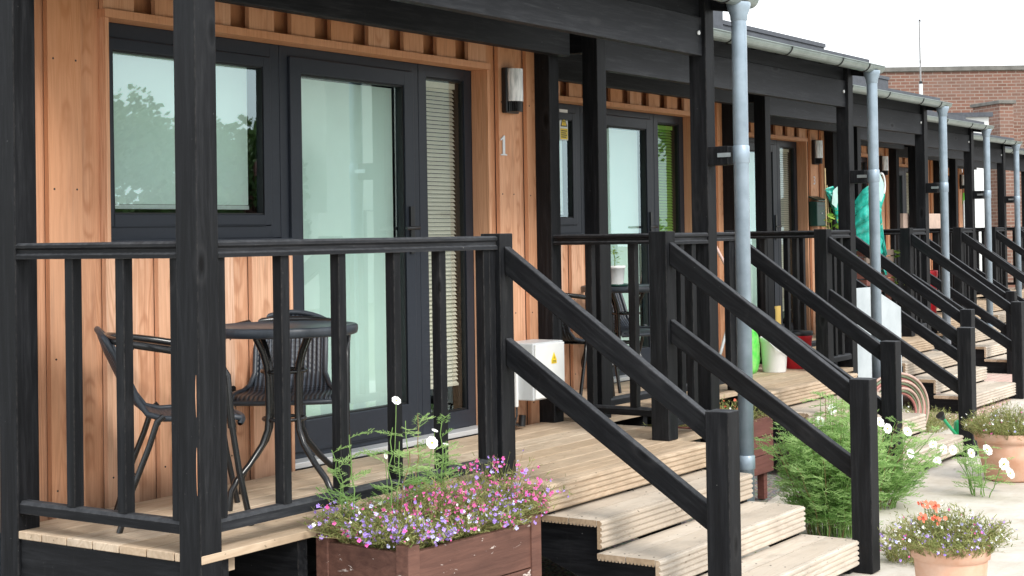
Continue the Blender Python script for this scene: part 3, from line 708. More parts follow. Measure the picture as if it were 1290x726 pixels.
def feather_leaf(mb,p,d,L,tone,mat,w=.0026):
    d=Vector(d).normalized(); up=Vector((0,0,1)); s=d.cross(up); s=s.normalized() if s.length>.01 else Vector((1,0,0)); n=s.cross(d)
    p=Vector(p); pts=[p+d*L*i/6+Vector((0,0,-1))*L*.25*(i/6)**2 for i in range(7)]
    for i in range(6): quad_strip(mb,pts[i],pts[i+1],w,mat,tone)
    for i in range(1,7):
        for sg in (-1,1):
            l=L*.42*(1-.55*abs(i/6-.4)); e=pts[i]+(s*sg*.8+d*.62+n*rng.uniform(-.25,.35))*l
            quad_strip(mb,pts[i],e,w*.9,mat,tone+rng.uniform(-.15,.15))
            m=pts[i].lerp(e,.5)
            for s2 in (-1,1): quad_strip(mb,m,m+(s*sg*.5+d*(.5+.5*s2)+n*rng.uniform(-.3,.3)).normalized()*l*.42,w*.8,mat,tone+rng.uniform(-.1,.1))
def cosmos_plant(name,label,cat,base,stems,hmin,hmax,spread,leaves,L,flowers=(),w=.0026):
    t=thing(name,label,cat,base)
    st=MB(); fo=MB()
    for i in range(stems):
        a=rng.uniform(0,2*PI); rr=spread*math.sqrt(rng.random()); h=rng.uniform(hmin,hmax)*(1-.35*(rr/spread)**2)
        b=Vector((math.cos(a)*rr*.35,math.sin(a)*rr*.35,0)); e=Vector((math.cos(a)*rr,math.sin(a)*rr,h))
        pts=[b.lerp(e,k/8)+Vector((rng.uniform(-1,1),rng.uniform(-1,1),0))*.008+Vector((math.cos(a),math.sin(a),0))*(-.1*rr*math.sin(PI*k/8)) for k in range(9)]
        st.tube(pts,.0035,LOBR if rng.random()<.25 else COSM,5,rng.uniform(.25,.6),r2=.0016)
        for k in range(leaves):
            u=.12+.88*(k+rng.random())/leaves; q=min(7,int(u*8)); p=pts[q].lerp(pts[q+1],u*8-q)
            az=rng.uniform(0,2*PI); el=rng.uniform(.1,.9)
            feather_leaf(fo,p,(math.cos(az),math.sin(az),el),L*rng.uniform(.6,1.1)*(1.15-.45*u),min(1,max(0,rng.uniform(.1,.75)+.35*(u-.4))),COSM,w)
    st.build('stems',t); fo.build('foliage',t)
    for (fx,fy,fz,nx,ny,nz,r) in flowers:
        f=MB(); p=Vector((fx,fy,fz)); f.tube([Vector((fx*.6,fy*.6,fz*.55)),Vector((fx*.9,fy*.9,fz*.85)),p],.0014,COSM,4,.5)
        flower(f,p,(nx,ny,nz),r,8,WHITEF,BUD,.12); f.build('flower',t)
    return t
def lobelia_bloom(mb,c,n,r,mat):
    c=Vector(c); n=Vector(n).normalized(); u=Vector((rng.gauss(0,.3),rng.gauss(0,.3),1)).cross(n).normalized(); v=n.cross(u)
    for a,l,w in ((-.75,1,.42),(0,1.15,.46),(.75,1,.42),(2.5,.55,.18),(3.8,.55,.18)):
        d=u*math.sin(a)-v*math.cos(a); sd=n.cross(d)*r*w; q=rng.uniform(.8,1.1)*l*r
        mb.add([c,c+d*q*.6+sd,c+d*q+sd*.35+n*r*.1,c+d*q-sd*.35+n*r*.1,c+d*q*.6-sd],[(0,1,2,3,4)],mat,rng.random())
def low_flowers(name,label,cat,box,n,h,nf,cols,loc,droop=.05,shape='box',r=.0075,rot=0):
    t=thing(name,label,cat,loc,rot); st=MB(); fl=MB(); (x0,x1,y0,y1)=box
    tips=[]
    for i in range(n):
        if shape=='box': x=rng.uniform(x0,x1); y=rng.uniform(y0,y1)
        else:
            a=rng.uniform(0,2*PI); q=(x1-x0)/2*math.sqrt(rng.random()); x=(x0+x1)/2+q*math.cos(a); y=(y0+y1)/2+q*math.sin(a)
        ex=((x-(x0+x1)/2)/((x1-x0)/2)); ey=((y-(y0+y1)/2)/((y1-y0)/2))
        hh=h*rng.uniform(.55,1.15)*(1-.35*max(abs(ex),abs(ey))**3)*(1+.18*math.sin(x*19)+.12*math.sin(y*23+x*7))
        p0=Vector((x,y,0)); d=Vector((ex*.06+rng.gauss(0,.022),ey*.06+rng.gauss(0,.022),hh))
        p1=p0+d*.55+Vector((rng.gauss(0,.008),rng.gauss(0,.008),0)); p2=p0+d+Vector((ex*.03,ey*.03,-droop*max(0,max(abs(ex),abs(ey))-.6)))
        m=LOBR if rng.random()<.35 else LOBL; tn=rng.random()
        quad_strip(st,p0,p1,.0022,m,tn); quad_strip(st,p1,p2,.0017,m,tn)
        for k in range(5):
            b=p0.lerp(p1,rng.random()) if rng.random()<.5 else p1.lerp(p2,rng.random())
            e=b+Vector((rng.gauss(0,1),rng.gauss(0,1),rng.uniform(.2,1.5))).normalized()*rng.uniform(.012,.026)
            quad_strip(st,b,e,.0045,LOBL,rng.random()*.9)
        tips.append((p1,p2))
    for i in range(nf):
        for _ in range(6):
            a,b=rng.choice(tips)
            if math.sin(b.x*43+2*math.sin(b.y*31))+math.sin(b.y*51+b.x*17)+rng.gauss(0,.5)>.1: break
        p=a.lerp(b,rng.uniform(.55,1.08))
        c=rng.choices([k[0] for k in cols],[k[1] for k in cols])[0]
        if len(cols)>3:    # colours grow in drifts
            s=math.sin(p.x*11+1)+math.sin(p.y*17+p.x*5)
            if s>.2 and rng.random()<.75: c=cols[1][0]
            if s<-.3 and rng.random()<.7: c=cols[0][0]
        lobelia_bloom(fl,p,(rng.gauss(-.5,.6),rng.gauss(-.6,.6),rng.uniform(-.1,1)),r*rng.choice((.55,.8,1,1.4)),c)
    st.build('foliage',t,kind='stuff'); fl.build('blossom',t,kind='stuff')
    return t
# planter 1
ZP=-.012; PA=Vector((.565,-.455)); rot1=R(-4)
t=thing('wooden_planter','brown wooden planter box with peeling stain at the foot of the nearest porch','planter',(.538,-.447,GZ),rot1)
L1,D1,H1=.748,.43,ZP-GZ
for (x0,x1,y0,y1) in ((0,.03,.031,D1-.031),(L1-.03,L1,.031,D1-.031),(0,L1,0,.03),(0,L1,D1-.03,D1)):
    mb=MB(); z=0.012
    for hgt in (.16,.17,.17):
        mb.box(x0,x1,y0,y1,z,z+hgt-.004,PLANTR); z+=hgt
    mb.build('side_board',t,bevel=.004)
for x in (-.006,L1-.054):
    for y in (-.008,D1-.052):
        mb=MB(); mb.box(x,x+.06,y,y+.06,0,H1-.004,PLANTR); mb.build('corner_post',t,bevel=.004)
mb=MB(); mb.box(.03,L1-.03,.031,D1-.031,.38,H1-.04,SOIL); mb.build('soil',t)
low_flowers('lobelia_plants','mass of pink, violet and white lobelia filling the brown planter box','flowers',(.04,L1-.01,.05,D1-.04),4200,.150,1900,
   [(PINK,.36),(VIOL,.30),(LILA,.2),(WHITEF,.08)],(.538,-.447,ZP-.05),rot=rot1,droop=.05,r=.0076)
low_flowers('lobelia_spray','taller wispy spray of pink lobelia at the right end of the brown planter box','flowers',(L1-.22,L1+.07,.06,D1-.06),520,.21,430,[(PINK,.6),(VIOL,.35),(LILA,.05)],(.538,-.447,ZP-.05),rot=rot1,droop=.09,r=.0075)
# cosmos seedlings in the planter
cosmos_plant('cosmos_plant','thin cosmos plant with a white bud, tallest in the brown planter box','plant',(.76,-.20,ZP-.04),3,.40,.52,.08,7,.13,((.04,.0,.50,-.3,-.7,.6,.018),(.01,.03,.30,.1,-1,.3,.012)),.0034)
cosmos_plant('cosmos_plant','feathery cosmos plant nearest the corner post in the brown planter box','plant',(.62,-.14,ZP-.04),3,.36,.46,.10,7,.13,(),.0036)
cosmos_plant('cosmos_plant','feathery cosmos plant with a small white flower, middle of the brown planter box','plant',(.94,-.18,ZP-.04),3,.36,.48,.10,7,.13,((.02,-.06,.33,-.4,-.8,.3,.024),(.12,.0,.36,0,-.5,1,.013)),.0034)
cosmos_plant('cosmos_plant','bushy cosmos plant at the right of the brown planter box','plant',(1.07,-.20,ZP-.04),4,.30,.42,.07,9,.11,((.06,.02,.30,0,-.3,1,.013),),.0034)
# big cosmos
flw=[(-.25,.12,.62,-.5,-.8,.4,.034),(-.40,.02,.52,-.6,-.7,.4,.036),(.42,.02,.66,-.5,-.8,.3,.036),(.50,-.1,.60,-.6,-.6,.3,.034),(.60,.05,.56,-.3,-.9,.2,.036),(.70,-.02,.50,-.7,-.5,.3,.036),(.56,-.22,.50,-.2,-.9,.6,.034)]
cosmos_plant('feathery_shrub','tall bright green feathery plant between the first and second steps','plant',(4.02,-.54,GZ+.0),84,.50,.80,.33,13,.14,(),.0042)
cosmos_plant('feathery_shrub','loose feathery cosmos with white flowers right of the nearest tall newel post','plant',(4.95,-.40,GZ),56,.30,.68,.42,10,.13,
  [(-0.587,-0.018,0.618,-0.5,-0.8,0.2,0.028),(-0.717,-0.002,0.567,-0.5,-0.8,0.5,0.028),(-0.346,-0.196,0.533,-0.5,-0.8,0.5,0.028),(-0.321,-0.231,0.497,-0.5,-0.8,0.2,0.028),(-0.066,-0.252,0.452,-0.5,-0.8,0.5,0.028),(-0.055,-0.264,0.326,-0.4,-0.8,0.4,0.028),(0.210,-0.302,0.351,-0.6,-0.8,0.4,0.028),(0.342,-0.318,0.308,-0.5,-0.8,0.2,0.028),(0.373,-0.364,0.303,-0.6,-0.8,0.2,0.028),(0.223,-0.319,0.259,-0.6,-0.8,0.5,0.028),],.0042)
cosmos_plant('feathery_shrub','small wispy cosmos with white flowers in front of the larger terracotta pot','plant',(5.62,-.84,GZ),9,.20,.40,.22,7,.10,[(-.04,.05,.254,-.5,-.8,.3,.028),(.113,0,.257,-.4,-.8,.5,.035),(.17,-.08,.17,-.6,-.8,.2,.037),(.19,-.11,.115,-.3,-.8,.4,.035)],.0036)
# planter 2
t=thing('raised_planter','red brown raised wooden planter on legs between the first and second porches','planter',(0,0,0))
X0,X1,Y0,Y1=4.22,4.95,.20,.58; 
for (x0,x1,y0,y1) in ((X0,X1,Y0,Y0+.025),(X0,X1,Y1-.025,Y1),(X0,X0+.025,Y0+.026,Y1-.026),(X1-.025,X1,Y0+.026,Y1-.026)):
    mb=MB()
    for i in range(3): mb.box(x0,x1,y0,y1,-.385+i*.11,-.385+(i+1)*.11-.004,PLANTR2)
    mb.build('side_board',t,bevel=.003)
mb=MB(); mb.box(X0+.02,X1-.02,Y0+.02,Y1-.02,-.3,-.09,SOIL); mb.build('soil',t)
for x in (X0+.03,X1-.075):
    for y in (Y0+.03,Y1-.075):
        mb=MB(); mb.box(x,x+.045,y,y+.045,GZ,-.386,PLANTR2); mb.build('leg',t,bevel=.002)
low_flowers('herb_patch','low straggly herbs with a few orange blooms in the raised planter','plant',(X0+.03,X1-.03,Y0+.03,Y1-.03),500,.14,60,[(ORNG,.7),(WHITEF,.3)],(0,0,-.09),r=.009)
# pots
def pot(label,loc,r,h,profile=None):
    t=thing('terracotta_pot',label,'plant pot',loc,0,'terracotta pots on the path')
    pr=[(0,0),(r*.70,0),(r*.74,.01),(r*.86,h*.45),(r*.89,h*.5),(r*.885,h*.52),(r*.93,h*.78),(r*.92,h*.80),(r*1.0,h*.82),(r*1.02,h*.9),(r*1.0,h*.985),(r*.97,h),(r*.92,h*.985),(r*.88,h*.85)]
    mb=MB(); mb.lathe(pr,(0,0,0),TERRA,48); mb.build('pot_body',t)
    mb=MB(); mb.lathe([(0,h*.86),(r*.89,h*.86)],(0,0,0),SOIL,32); mb.build('soil',t); return t
pot('terracotta pot of orange and violet flowers at the foot of the nearest steps',(2.51,-1.68,GZ),.155,.335)
low_flowers('bedding_plants','straggly bedding flowers with orange blooms in the nearer terracotta pot','flowers',(-.16,.16,-.16,.16),1300,.125,420,[(VIOL,.3),(WHITEF,.3),(PINK,.1),(LILA,.3)],(2.51,-1.68,GZ+.295),shape='disc',droop=.05,r=.0065)
o=bpy.data.objects.new('geranium',None); COL.objects.link(o); o.location=(2.51,-1.68,GZ+.29); tag(o,'orange red geranium blooms standing above the nearer terracotta pot','flowers')
mb=MB(); mf=MB()
for (x,y,z) in ((-.13,.06,.155),(-.06,.09,.20),(-.02,.06,.19),(.03,.08,.17),(-.09,.02,.15)):
    mb.tube([(x*.4,y*.4,0),(x,y,z)],.0018,LOBL,5)
    for k in range(9): flower(mf,(x+rng.gauss(0,.014),y+rng.gauss(0,.014),z+rng.gauss(0,.009)),(rng.gauss(-.5,.5),rng.gauss(-.7,.5),.6),.008,5,ORNG)
mb.build('stems',o); mf.build('blossom',o,kind='stuff')
pot('larger terracotta pot behind the white cosmos flowers on the path',(6.33,-.80,GZ),.215,.30)
low_flowers('dried_bedding_plants','olive brown bedding plants with tiny white flowers in the larger terracotta pot','flowers',(-.21,.21,-.21,.21),1300,.17,200,[(WHITEF,.7),(LILA,.15),(PINK,.15)],(6.33,-.80,GZ+.26),shape='disc',droop=.04,r=.007)
low_flowers('edging_flowers','small pink and white flowers on the ground between the nearest post and pot','flowers',(-.11,.11,-.11,.11),320,.16,90,[(VIOL,.4),(WHITEF,.4),(PINK,.2)],(3.62,-1.12,GZ),shape='disc',r=.007)
low_flowers('border_weeds','leafy green weeds growing beside the third steps','plant',(-.4,.4,-.22,.22),900,.16,40,[(WHITEF,1)],(8.45,.55,GZ),r=.007)
# ---------------------------------------------------------------- clutter on porches
def bucket(name,label,loc,r,h,mat,rimmat=None,lid=False):
    t=thing(name,label,'bucket',loc)
    mb=MB(); mb.lathe([(0,0),(r*.80,0),(r*.82,.006),(r*.97,h*.86),(r,h*.87),(r*1.0,h*.99),(r*.97,h),(r*.94,h*.98),(r*.80,.02),(0,.015)],(0,0,0),mat,32); mb.build('body',t)
    mb=MB()
    if lid: mb.lathe([(r*1.03,h*.93),(r*1.05,h*.95),(r*1.05,h*1.03),(r*1.0,h*1.05),(r*.4,h*1.06),(0,h*1.06)],(0,0,0),rimmat,32); mb.build('lid',t)
    else:
        mb.tube([(-r,0,h*.9),(-r*.9,-r*.7,h*.62),(0,-r*1.15,h*.5),(r*.9,-r*.7,h*.62),(r,0,h*.9)],.003,ALU,5); mb.build('handle',t)
    return t
REDP=plain('red_plastic',(.55,.012,.025),.35,0,.1,10)
bucket('bucket','white plastic bucket on the second porch, between the green bag and the red tub',(7.05,1.14,0),.105,.26,WHITEP)
bucket('bucket','red plastic tub with a black lid on the second porch',(7.42,1.12,0),.118,.27,REDP,BLACKP,True)
bucket('bucket','tall red tub on the fourth porch beside the third downpipe',(15.2,2.80,0),.14,.53,REDP)
def bag(mat):
    t=thing('compost_bag','bright green plastic compost bag slumped on the second porch','bag',(6.86,1.30,0))
    bm=bmesh.new(); bmesh.ops.create_grid(bm,x_segments=1,y_segments=1,size=.1); bm.free()
    mb=MB(); seg=20; prof=[(.0,0),(.14,.0),(.165,.03),(.17,.1),(.155,.2),(.15,.27),(.12,.31),(.13,.33),(.07,.335),(0,.33)]
    vs=[];fs=[]
    for i,(r,z) in enumerate(prof):
        for k in range(seg):
            a=2*PI*k/seg; rr=r*(1+.07*math.sin(3*a+i)+.05*math.sin(7*a+2*i)); vs.append((rr*math.cos(a),rr*.62*math.sin(a),z+.01*math.sin(4*a+i)*(i>4)))
    for i in range(len(prof)-1):
        for k in range(seg): a=i*seg+k;b=i*seg+(k+1)%seg; fs.append((a,b,b+seg,a+seg))
    mb.add(vs,fs,mat,.5,True); mb.build('sack',t)
    return t
bag(plain('lime_plastic',(.05,.62,.06),.3,0,.35,14,.5,.3,(.30,.70,.20)))
# yellow board, broom, wire stand
t=thing('cardboard_box','flat yellow cardboard leaning behind the third porch railing, above the red tub','cardboard',(8.33,1.70,0))
mb=MB(); mb.box(-.13,.10,0,.012,0,.42,plain('yellow_card',(.72,.50,.14),.8,0,.1,8)); mb.build('sheet',t); mb=MB(); mb.box(-.03,-.02,-.004,-.001,.02,.40,BLACKP); mb.build('fold',t)
t=thing('broom','broom with pale pink handle leaning on the second porch','broom',(0,0,0))
mb=MB(); mb.tube([(7.35,1.25,.02),(7.03,1.62,.98)],.012,plain('pink_pole',(.72,.50,.46),.5),8); mb.build('pole',t)
mb=MB(); mb.box(7.25,7.45,1.20,1.26,0,.06,BLACKP); mb.build('brush_head',t)
t=thing('folding_trolley','grey tubular folding trolley with black wire mesh in front of the third door','trolley',(PW*2-.50,PS*2+.05,0))
mb=MB(); mb.tube([(-.35,0,.0),(.25,.05,.75)],.012,GREYC,8); mb.build('tube',t)
mb=MB()
for i in range(13): mb.tube([(-.33+.035*i,.2,.05),(-.33+.035*i,.2,.86)],.0022,BLACKP,4)
for i in range(22): mb.tube([(-.33,.2,.06+.037*i),(.09,.2,.06+.037*i)],.0022,BLACKP,4)
mb.build('wire_mesh',t)
mb=MB(); 
for z,w in ((.22,.1),(.30,.07),(.42,.09)): mb.tube([(-.25,.24,z),(-.25+w,.24,z+.02)],.018,WHITEP,8)
mb.build('items',t)
# potted seedling on second table
t=thing('potted_seedling','small green seedling in a white pot on the second porch table','plant',(1.30+PW,.66+PS,.70))
mb=MB(); mb.lathe([(0,0),(.052,0),(.055,.01),(.066,.115),(.07,.117),(.07,.135),(.062,.135),(.055,.11),(0,.11)],(0,0,0),WHITEP,24); mb.build('pot',t)
mb=MB(); mb.lathe([(0,.001),(.085,.001),(.09,.016),(.083,.016),(.08,.005)],(0,0,0),GRN,24); mb.build('saucer',t)
mb=MB(); mb.tube([(0,0,.11),(.005,.0,.18),(0,.01,.24)],.003,VEGL,5,.4)
for i in range(46):
    a=rng.uniform(0,6.28); z=rng.uniform(.16,.25); p=Vector((0,0,z)); d=Vector((math.cos(a),math.sin(a),rng.uniform(-.3,.5)))*rng.uniform(.03,.075)
    s=d.cross(Vector((0,0,1))).normalized()*.010; mb.add([p+d*.35,p+d*.7+s,p+d,p+d*.7-s],[(0,1,2,3)],VEGL,rng.random())
mb.build('leaves',t)
# netting and climbing plants on third porch
def netm():
    m,nt,b=newmat('green_netting'); b.inputs['Base Color'].default_value=(.0,.36,.28,1); b.inputs['Roughness'].default_value=.6
    o=[n for n in nt.nodes if n.type=='OUTPUT_MATERIAL'][0]
    tr=N(nt,'ShaderNodeBsdfTransparent'); mx=N(nt,'ShaderNodeMixShader')
    n=noise(nt,coords(nt,(1,1,1)),9,4,.6); f=ramp(nt,n,[(.3,(.55,.55,.55)),(.6,(.95,.95,.95))])
    nt.links.new(f,mx.inputs[0]); nt.links.new(tr.outputs[0],mx.inputs[1]); nt.links.new(b.outputs[0],mx.inputs[2]); nt.links.new(mx.outputs[0],o.inputs[0])
    nt.links.new(ramp(nt,noise(nt,coords(nt,(1,1,.4)),14,4),[(.35,(0,.26,.19)),(.55,(.01,.52,.42)),(.78,(.35,.75,.68))]),b.inputs['Base Color'])
    return m
NET=netm()
MINT=plain('mint_fleece',(.42,.64,.60),.8,0,.25,12)
BAMB=plain('bamboo',(.50,.38,.20),.6,0,.3,20)
def net_sheet(t,path,z0s,z1s,name='netting',n=14):
    mb=MB(); vs=[];fs=[]; m=len(path)
    for i,(x,y) in enumerate(path):
        for k in range(n+1):
            u=k/n; vs.append((x+rng.gauss(0,.012),y+rng.gauss(0,.012),z0s[i]+(z1s[i]-z0s[i])*u))
    for i in range(m-1):
        for k in range(n): a=i*(n+1)+k; fs.append((a,a+1,a+n+2,a+n+1))
    mb.add(vs,fs,NET,.5,True); return mb.build(name,t)
def vines(mb,x,y,z0,z1,n,sp,size=.05):
    mb.tube([(x,y,z0),(x+.02,y,(z0+z1)/2),(x,y+.01,z1)],.004,VEGL,5,.3)
    for i in range(n):
        p=Vector((x+rng.gauss(0,sp),y+rng.gauss(0,sp),rng.uniform(z0,z1))); a=rng.uniform(0,6.28); d=Vector((math.cos(a),math.sin(a),rng.uniform(-.6,.2))).normalized()*size*rng.uniform(.6,1.2)
        s=d.cross(Vector((rng.gauss(0,.3),rng.gauss(0,.3),1))).normalized()*size*.45
        mb.add([p,p+d*.3+s,p+d*.75+s*.8,p+d,p+d*.75-s*.8,p+d*.3-s],[(0,1,2,3,4,5)],VEGL,rng.random())
def netted(label,loc,flip=1):
    t=thing('netted_planter',label,'planter',loc,0,'netted vegetable planters')
    mb=MB(); 
    return t
t=thing('vegetable_plant','leafy yellow green climber on bamboo canes beside the dark green letter box','plant',(9.60,1.72,0))
mb=MB(); mb.tube([(-.10,.0,.3),(-.08,.02,1.60)],.007,BAMB,6); mb.tube([(.30,.0,.3),(.27,.02,1.68)],.007,BAMB,6); mb.tube([(.0,.0,.3),(-.04,.02,1.45)],.006,BAMB,6); mb.build('canes',t)
mb=MB(); vines(mb,-.0,0,.75,1.25,40,.035,.085); vines(mb,.12,0,.6,1.05,40,.05,.08); mb.build('leaves',t)
t=thing('plant_netting','green mesh netting draped over the canes left of the second downpipe','netting',(9.60,1.72,0))
net_sheet(t,[(-.12,0),(-.04,-.03),(.06,-.03),(.16,-.02),(.27,.0)],[1.36,1.26,1.12,1.0,1.0],[1.42,1.44,1.40,1.28,1.22])
mb=MB(); mb.add([(-.07,-.05,1.40),(.0,-.07,1.44),(.09,-.05,1.40),(.03,-.07,1.36),(-.02,-.06,1.24),(-.08,-.04,1.28)],[(0,3,1),(1,3,2),(0,5,4),(0,4,3)],MINT); mb.build('white_cap',t)
t=thing('slatted_planter','stacked brown slatted crates holding vegetables on the third porch','crate',(10.40,1.72,0))
for z in (0.45,.66):
    mb=MB()
    for k in range(3): mb.box(-.02,.72,-.02,0,z+.066*k,z+.066*k+.055,PLANTR2 if z<.6 else plain('weathered_crate',(.20,.15,.12),.8,0,.3,20)); mb.box(-.02,.0,.001,.36,z+.066*k,z+.066*k+.055,PLANTR2)
    mb.box(.01,.70,.01,.35,z+.005,z+.1,SOIL)
    mb.build('crate_box',t)
for x in (-.01,.68):
    mb=MB(); mb.box(x,x+.04,.02,.06,0,.45,PLANTR2); mb.build('leg',t)
mb=MB(); vines(mb,.1,.12,.8,1.0,30,.08,.07); vines(mb,.75,.0,.5,.85,45,.05,.06); mb.build('leaves',t)
t=thing('plant_netting','large green mesh netting tent tied with white string behind the second downpipe','netting',(10.40,1.72,0))
net_sheet(t,[(-.06,.2),(-.06,-.03),(.02,-.10),(.10,-.05),(.18,-.10),(.28,-.04),(.40,-.05),(.44,.15)],[.86,.84,.84,.82,.80,.74,.60,.55],[1.15,1.42,1.50,1.62,1.52,1.30,.90,.8],n=20)
mb=MB(); mb.tube([(.12,-.07,.85),(.26,-.05,1.5)],.006,BAMB,6); mb.tube([(.02,-.07,1.0),(.3,-.06,1.1)],.004,BAMB,6)
mb.build('canes',t)
mb=MB(); mb.add([(-.05,-.12,1.37),(.0,-.14,1.48),(.08,-.12,1.60),(.15,-.14,1.48),(.12,-.15,1.36),(.02,-.16,1.30)],[(0,5,1),(1,5,4,3),(1,3,2)],MINT); mb.tube([(.30+.09*math.cos(a),-.06,1.47+.11*math.sin(a)) for a in [PI*1.5+PI*i/10 for i in range(11)]],.012,WHITEP,6); mb.build('white_cap',t)
# grey sheet by the second downpipe
SHEET=plain('grey_sheet',(.40,.45,.48),.5,0,.25,5,.4,.05,(.52,.57,.60))
mb=MB(); mb.prism([(7.86,.585),(8.42,.580),(9.08,.39),(9.08,-.50),(7.86,-.50)][::-1],'y',.90,.925,SHEET); o=mb.build('metal_panel',bevel=.002)
for i in range(9): pass
tag(o,'pale grey sheet panel with a cut corner behind the second downpipe','panel')
# hose coil
t=thing('hose_coil','coiled pink and green garden hose beside the second steps','hose',(7.70,.42,GZ),R(-30))
for i,m in enumerate((plain('hose_pink',(.42,.16,.14),.4),plain('hose_green',(.16,.2,.12),.4),plain('hose_buff',(.52,.36,.30),.4))):
    mb=MB()
    for k in range(3):
        r=.15+.0105*(3*k+i)*2; pts=[(r*math.cos(a),.012*math.sin(2*a+i)+.022*k,.235+r*.86*math.sin(a)) for a in [2*PI*j/36 for j in range(37)]]
        mb.tube([(x,y,max(.012,z)) for x,y,z in pts],.011,m,7,caps=False)
    mb.build('hose_turns',t)
# watering can
WG=plain('can_green',(.02,.34,.14),.35)
t=thing('watering_can','small green watering can with black rose beside the second handrail post','watering can',(7.95,.02,GZ),R(150))
mb=MB(); mb.lathe([(0,0),(.075,0),(.078,.01),(.07,.14),(.05,.155),(0,.155)],(0,0,0),WG,20); mb.build('can_body',t)
mb=MB(); mb.tube([(.06,0,.04),(.15,0,.13),(.20,0,.185)],.012,WG,8); mb.build('spout',t)
mb=MB(); mb.tube([(.195,0,.18),(.225,0,.21)],.018,BLACKP,10,r2=.036); mb.build('rose',t)
mb=MB(); mb.tube([(.04,0,.15),(.0,0,.22),(-.07,0,.2),(-.085,0,.1),(-.07,0,.04)],.009,WG,8); mb.build('handle',t)
mb=MB(); mb.lathe([(0,0),(.06,0),(.075,.20),(.05,.22),(0,.22)],(7.35,-.22,GZ),plain('jug_green',(.02,.12,.06),.35),20); o=mb.build('water_jug'); tag(o,'dark green plastic jug beside the larger terracotta pot','jug')
# trough on fifth porch, tools
t=thing('wooden_trough','pale wooden trough on the railing of the fifth porch','planter',(4*PW,4*PS,0))
TR=plain('pale_board',(.60,.45,.37),.8,0,.2,9)
mb=MB(); mb.box(-.15,1.45,.12,.14,1.02,1.24,TR); mb.box(-.15,1.45,.34,.36,1.02,1.24,TR); mb.box(-.15,-.13,.141,.339,1.02,1.24,TR); mb.box(1.43,1.45,.141,.339,1.02,1.24,TR); mb.box(-.13,1.43,.141,.339,1.02,1.05,TR); mb.build('box',t)
mb=MB(); 
for x in (0,1.3): mb.box(x,x+.04,.2,.24,0,1.019,TR)
mb.build('leg',t)
for k,(x,y,l,lean) in enumerate(((4*PW+3.45,4*PS+.5,'garden cane with a lime green tip leaning by the fourth post',.30),(5*PW+1.9,5*PS+.6,'garden cane with a lime green tip before the brick wall',.18))):
    t=thing('garden_cane',l,'cane',(x,y,0)); mb=MB(); mb.tube([(0,0,.3),(lean,.1,1.45)],.014,GREYC,6); mb.build('shaft',t)
    mb=MB(); mb.tube([(lean,.1,1.40),(lean+.045,.11,1.56)],.022,plain('lime_tip',(.2,.75,.08),.5),6); mb.build('tip',t)

# ---------------------------------------------------------------- setting
def sheet(name,poly,z,mat,label=None):
    mb=MB(); mb.add([(x,y,z) for x,y in poly],[tuple(range(len(poly)))],mat); o=mb.build(name); o['kind']='structure'; return o
sheet('ground',[(-120,-120),(160,-120),(160,160),(-120,160)],GZ-.012,GROUND)
sl_=PS/PW
def row(x,c): return c+sl_*x
sheet('gravel_strip',[(-6,row(-6,-.78)),(30,row(30,-.78)),(30,row(30,9)),(-6,row(-6,9))],GZ-.008,GRAVEL)
sheet('path',[(-10,row(-10,-7)),(32,row(32,-7)),(32,row(32,-.815)),(-10,row(-10,-.815))],GZ-.004,CONC)
sheet('block_paving',[(9.2,.30),(13.5,.9),(13.5,2.1),(9.0,1.25)],GZ,PAVE)
mb=MB(); p0=Vector((-6,row(-6,-.80),0)); p1=Vector((30,row(30,-.80),0)); d=(p1-p0).normalized(); ang=math.atan2(d.y,d.x)
for i in range(38): mb.box(i*.92,i*.92+.91,-.025,.025,-.06,.012,CONC,M=Matrix.Translation(Vector((p0.x,p0.y,GZ)))@Matrix.Rotation(ang,4,'Z'))
o=mb.build('path_kerb',bevel=.004); o['kind']='structure'
mb=MB()
for i in range(420):
    x=rng.uniform(2,10); y=row(x,-.83)-abs(rng.gauss(0,.5)); a=rng.uniform(0,6.3); r=rng.uniform(.004,.013); z=GZ+.001
    mb.add([(x+r*math.cos(a),y+r*math.sin(a),z),(x+r*.5*math.cos(a+1.6),y+r*.5*math.sin(a+1.6),z+.003),(x-r*math.cos(a),y-r*math.sin(a),z+.001),(x+r*.5*math.cos(a-1.6),y+r*.5*math.sin(a-1.6),z+.002)],[(0,1,2,3)],rng.choice((LOBR,LOBL,SOIL,LOBR,WHITEF)),rng.random())
o=mb.build('leaf_litter'); tag(o,'scattered dead leaves, petals and grit on the pale path','litter',None,'stuff')
# brick building: local frame across the view
F=Vector((.83075,.55645,0)).normalized(); Rr=Vector((.5566,-.8306,0)).normalized()
cam0=Vector((-3.7573,-3.7754,0))
def at(depth,px): return cam0+F*depth+Rr*((px-645)/1984.8*depth)
b0=at(40,1085); ang=math.atan2(Rr.y,Rr.x)
t=thing('brick_building','red brown brick building with stone coping beyond the end of the row','building',(b0.x,b0.y,GZ),ang)
mb=MB(); mb.box(0,22,0,9,0,5.58,BRICK); mb.build('wall',t)
mb=MB(); mb.box(-.06,22.06,-.06,9.06,5.581,5.70,COPING); mb.build('coping',t,bevel=.01)
for x in (4.6,9,13):
    mb=MB(); frame_rect(mb,x,x+1.3,1.6,2.9,.08,-.03,.0,WHITEP); f=mb.build('window',t); mb=MB(); mb.box(x+.081,x+1.219,-.02,-.005,1.681,2.819,plain('dim_glass',(.02,.03,.035),.1)); mb.build('pane',f)
b1=at(37,1262)
t=thing('brick_pier','low brick chimney with sloping coping in front of the brick building','chimney',(b1.x,b1.y,GZ),ang+R(14))
mb=MB(); mb.box(0,.36,0,1.2,0,4.50,BRICK); mb.build('stack',t)
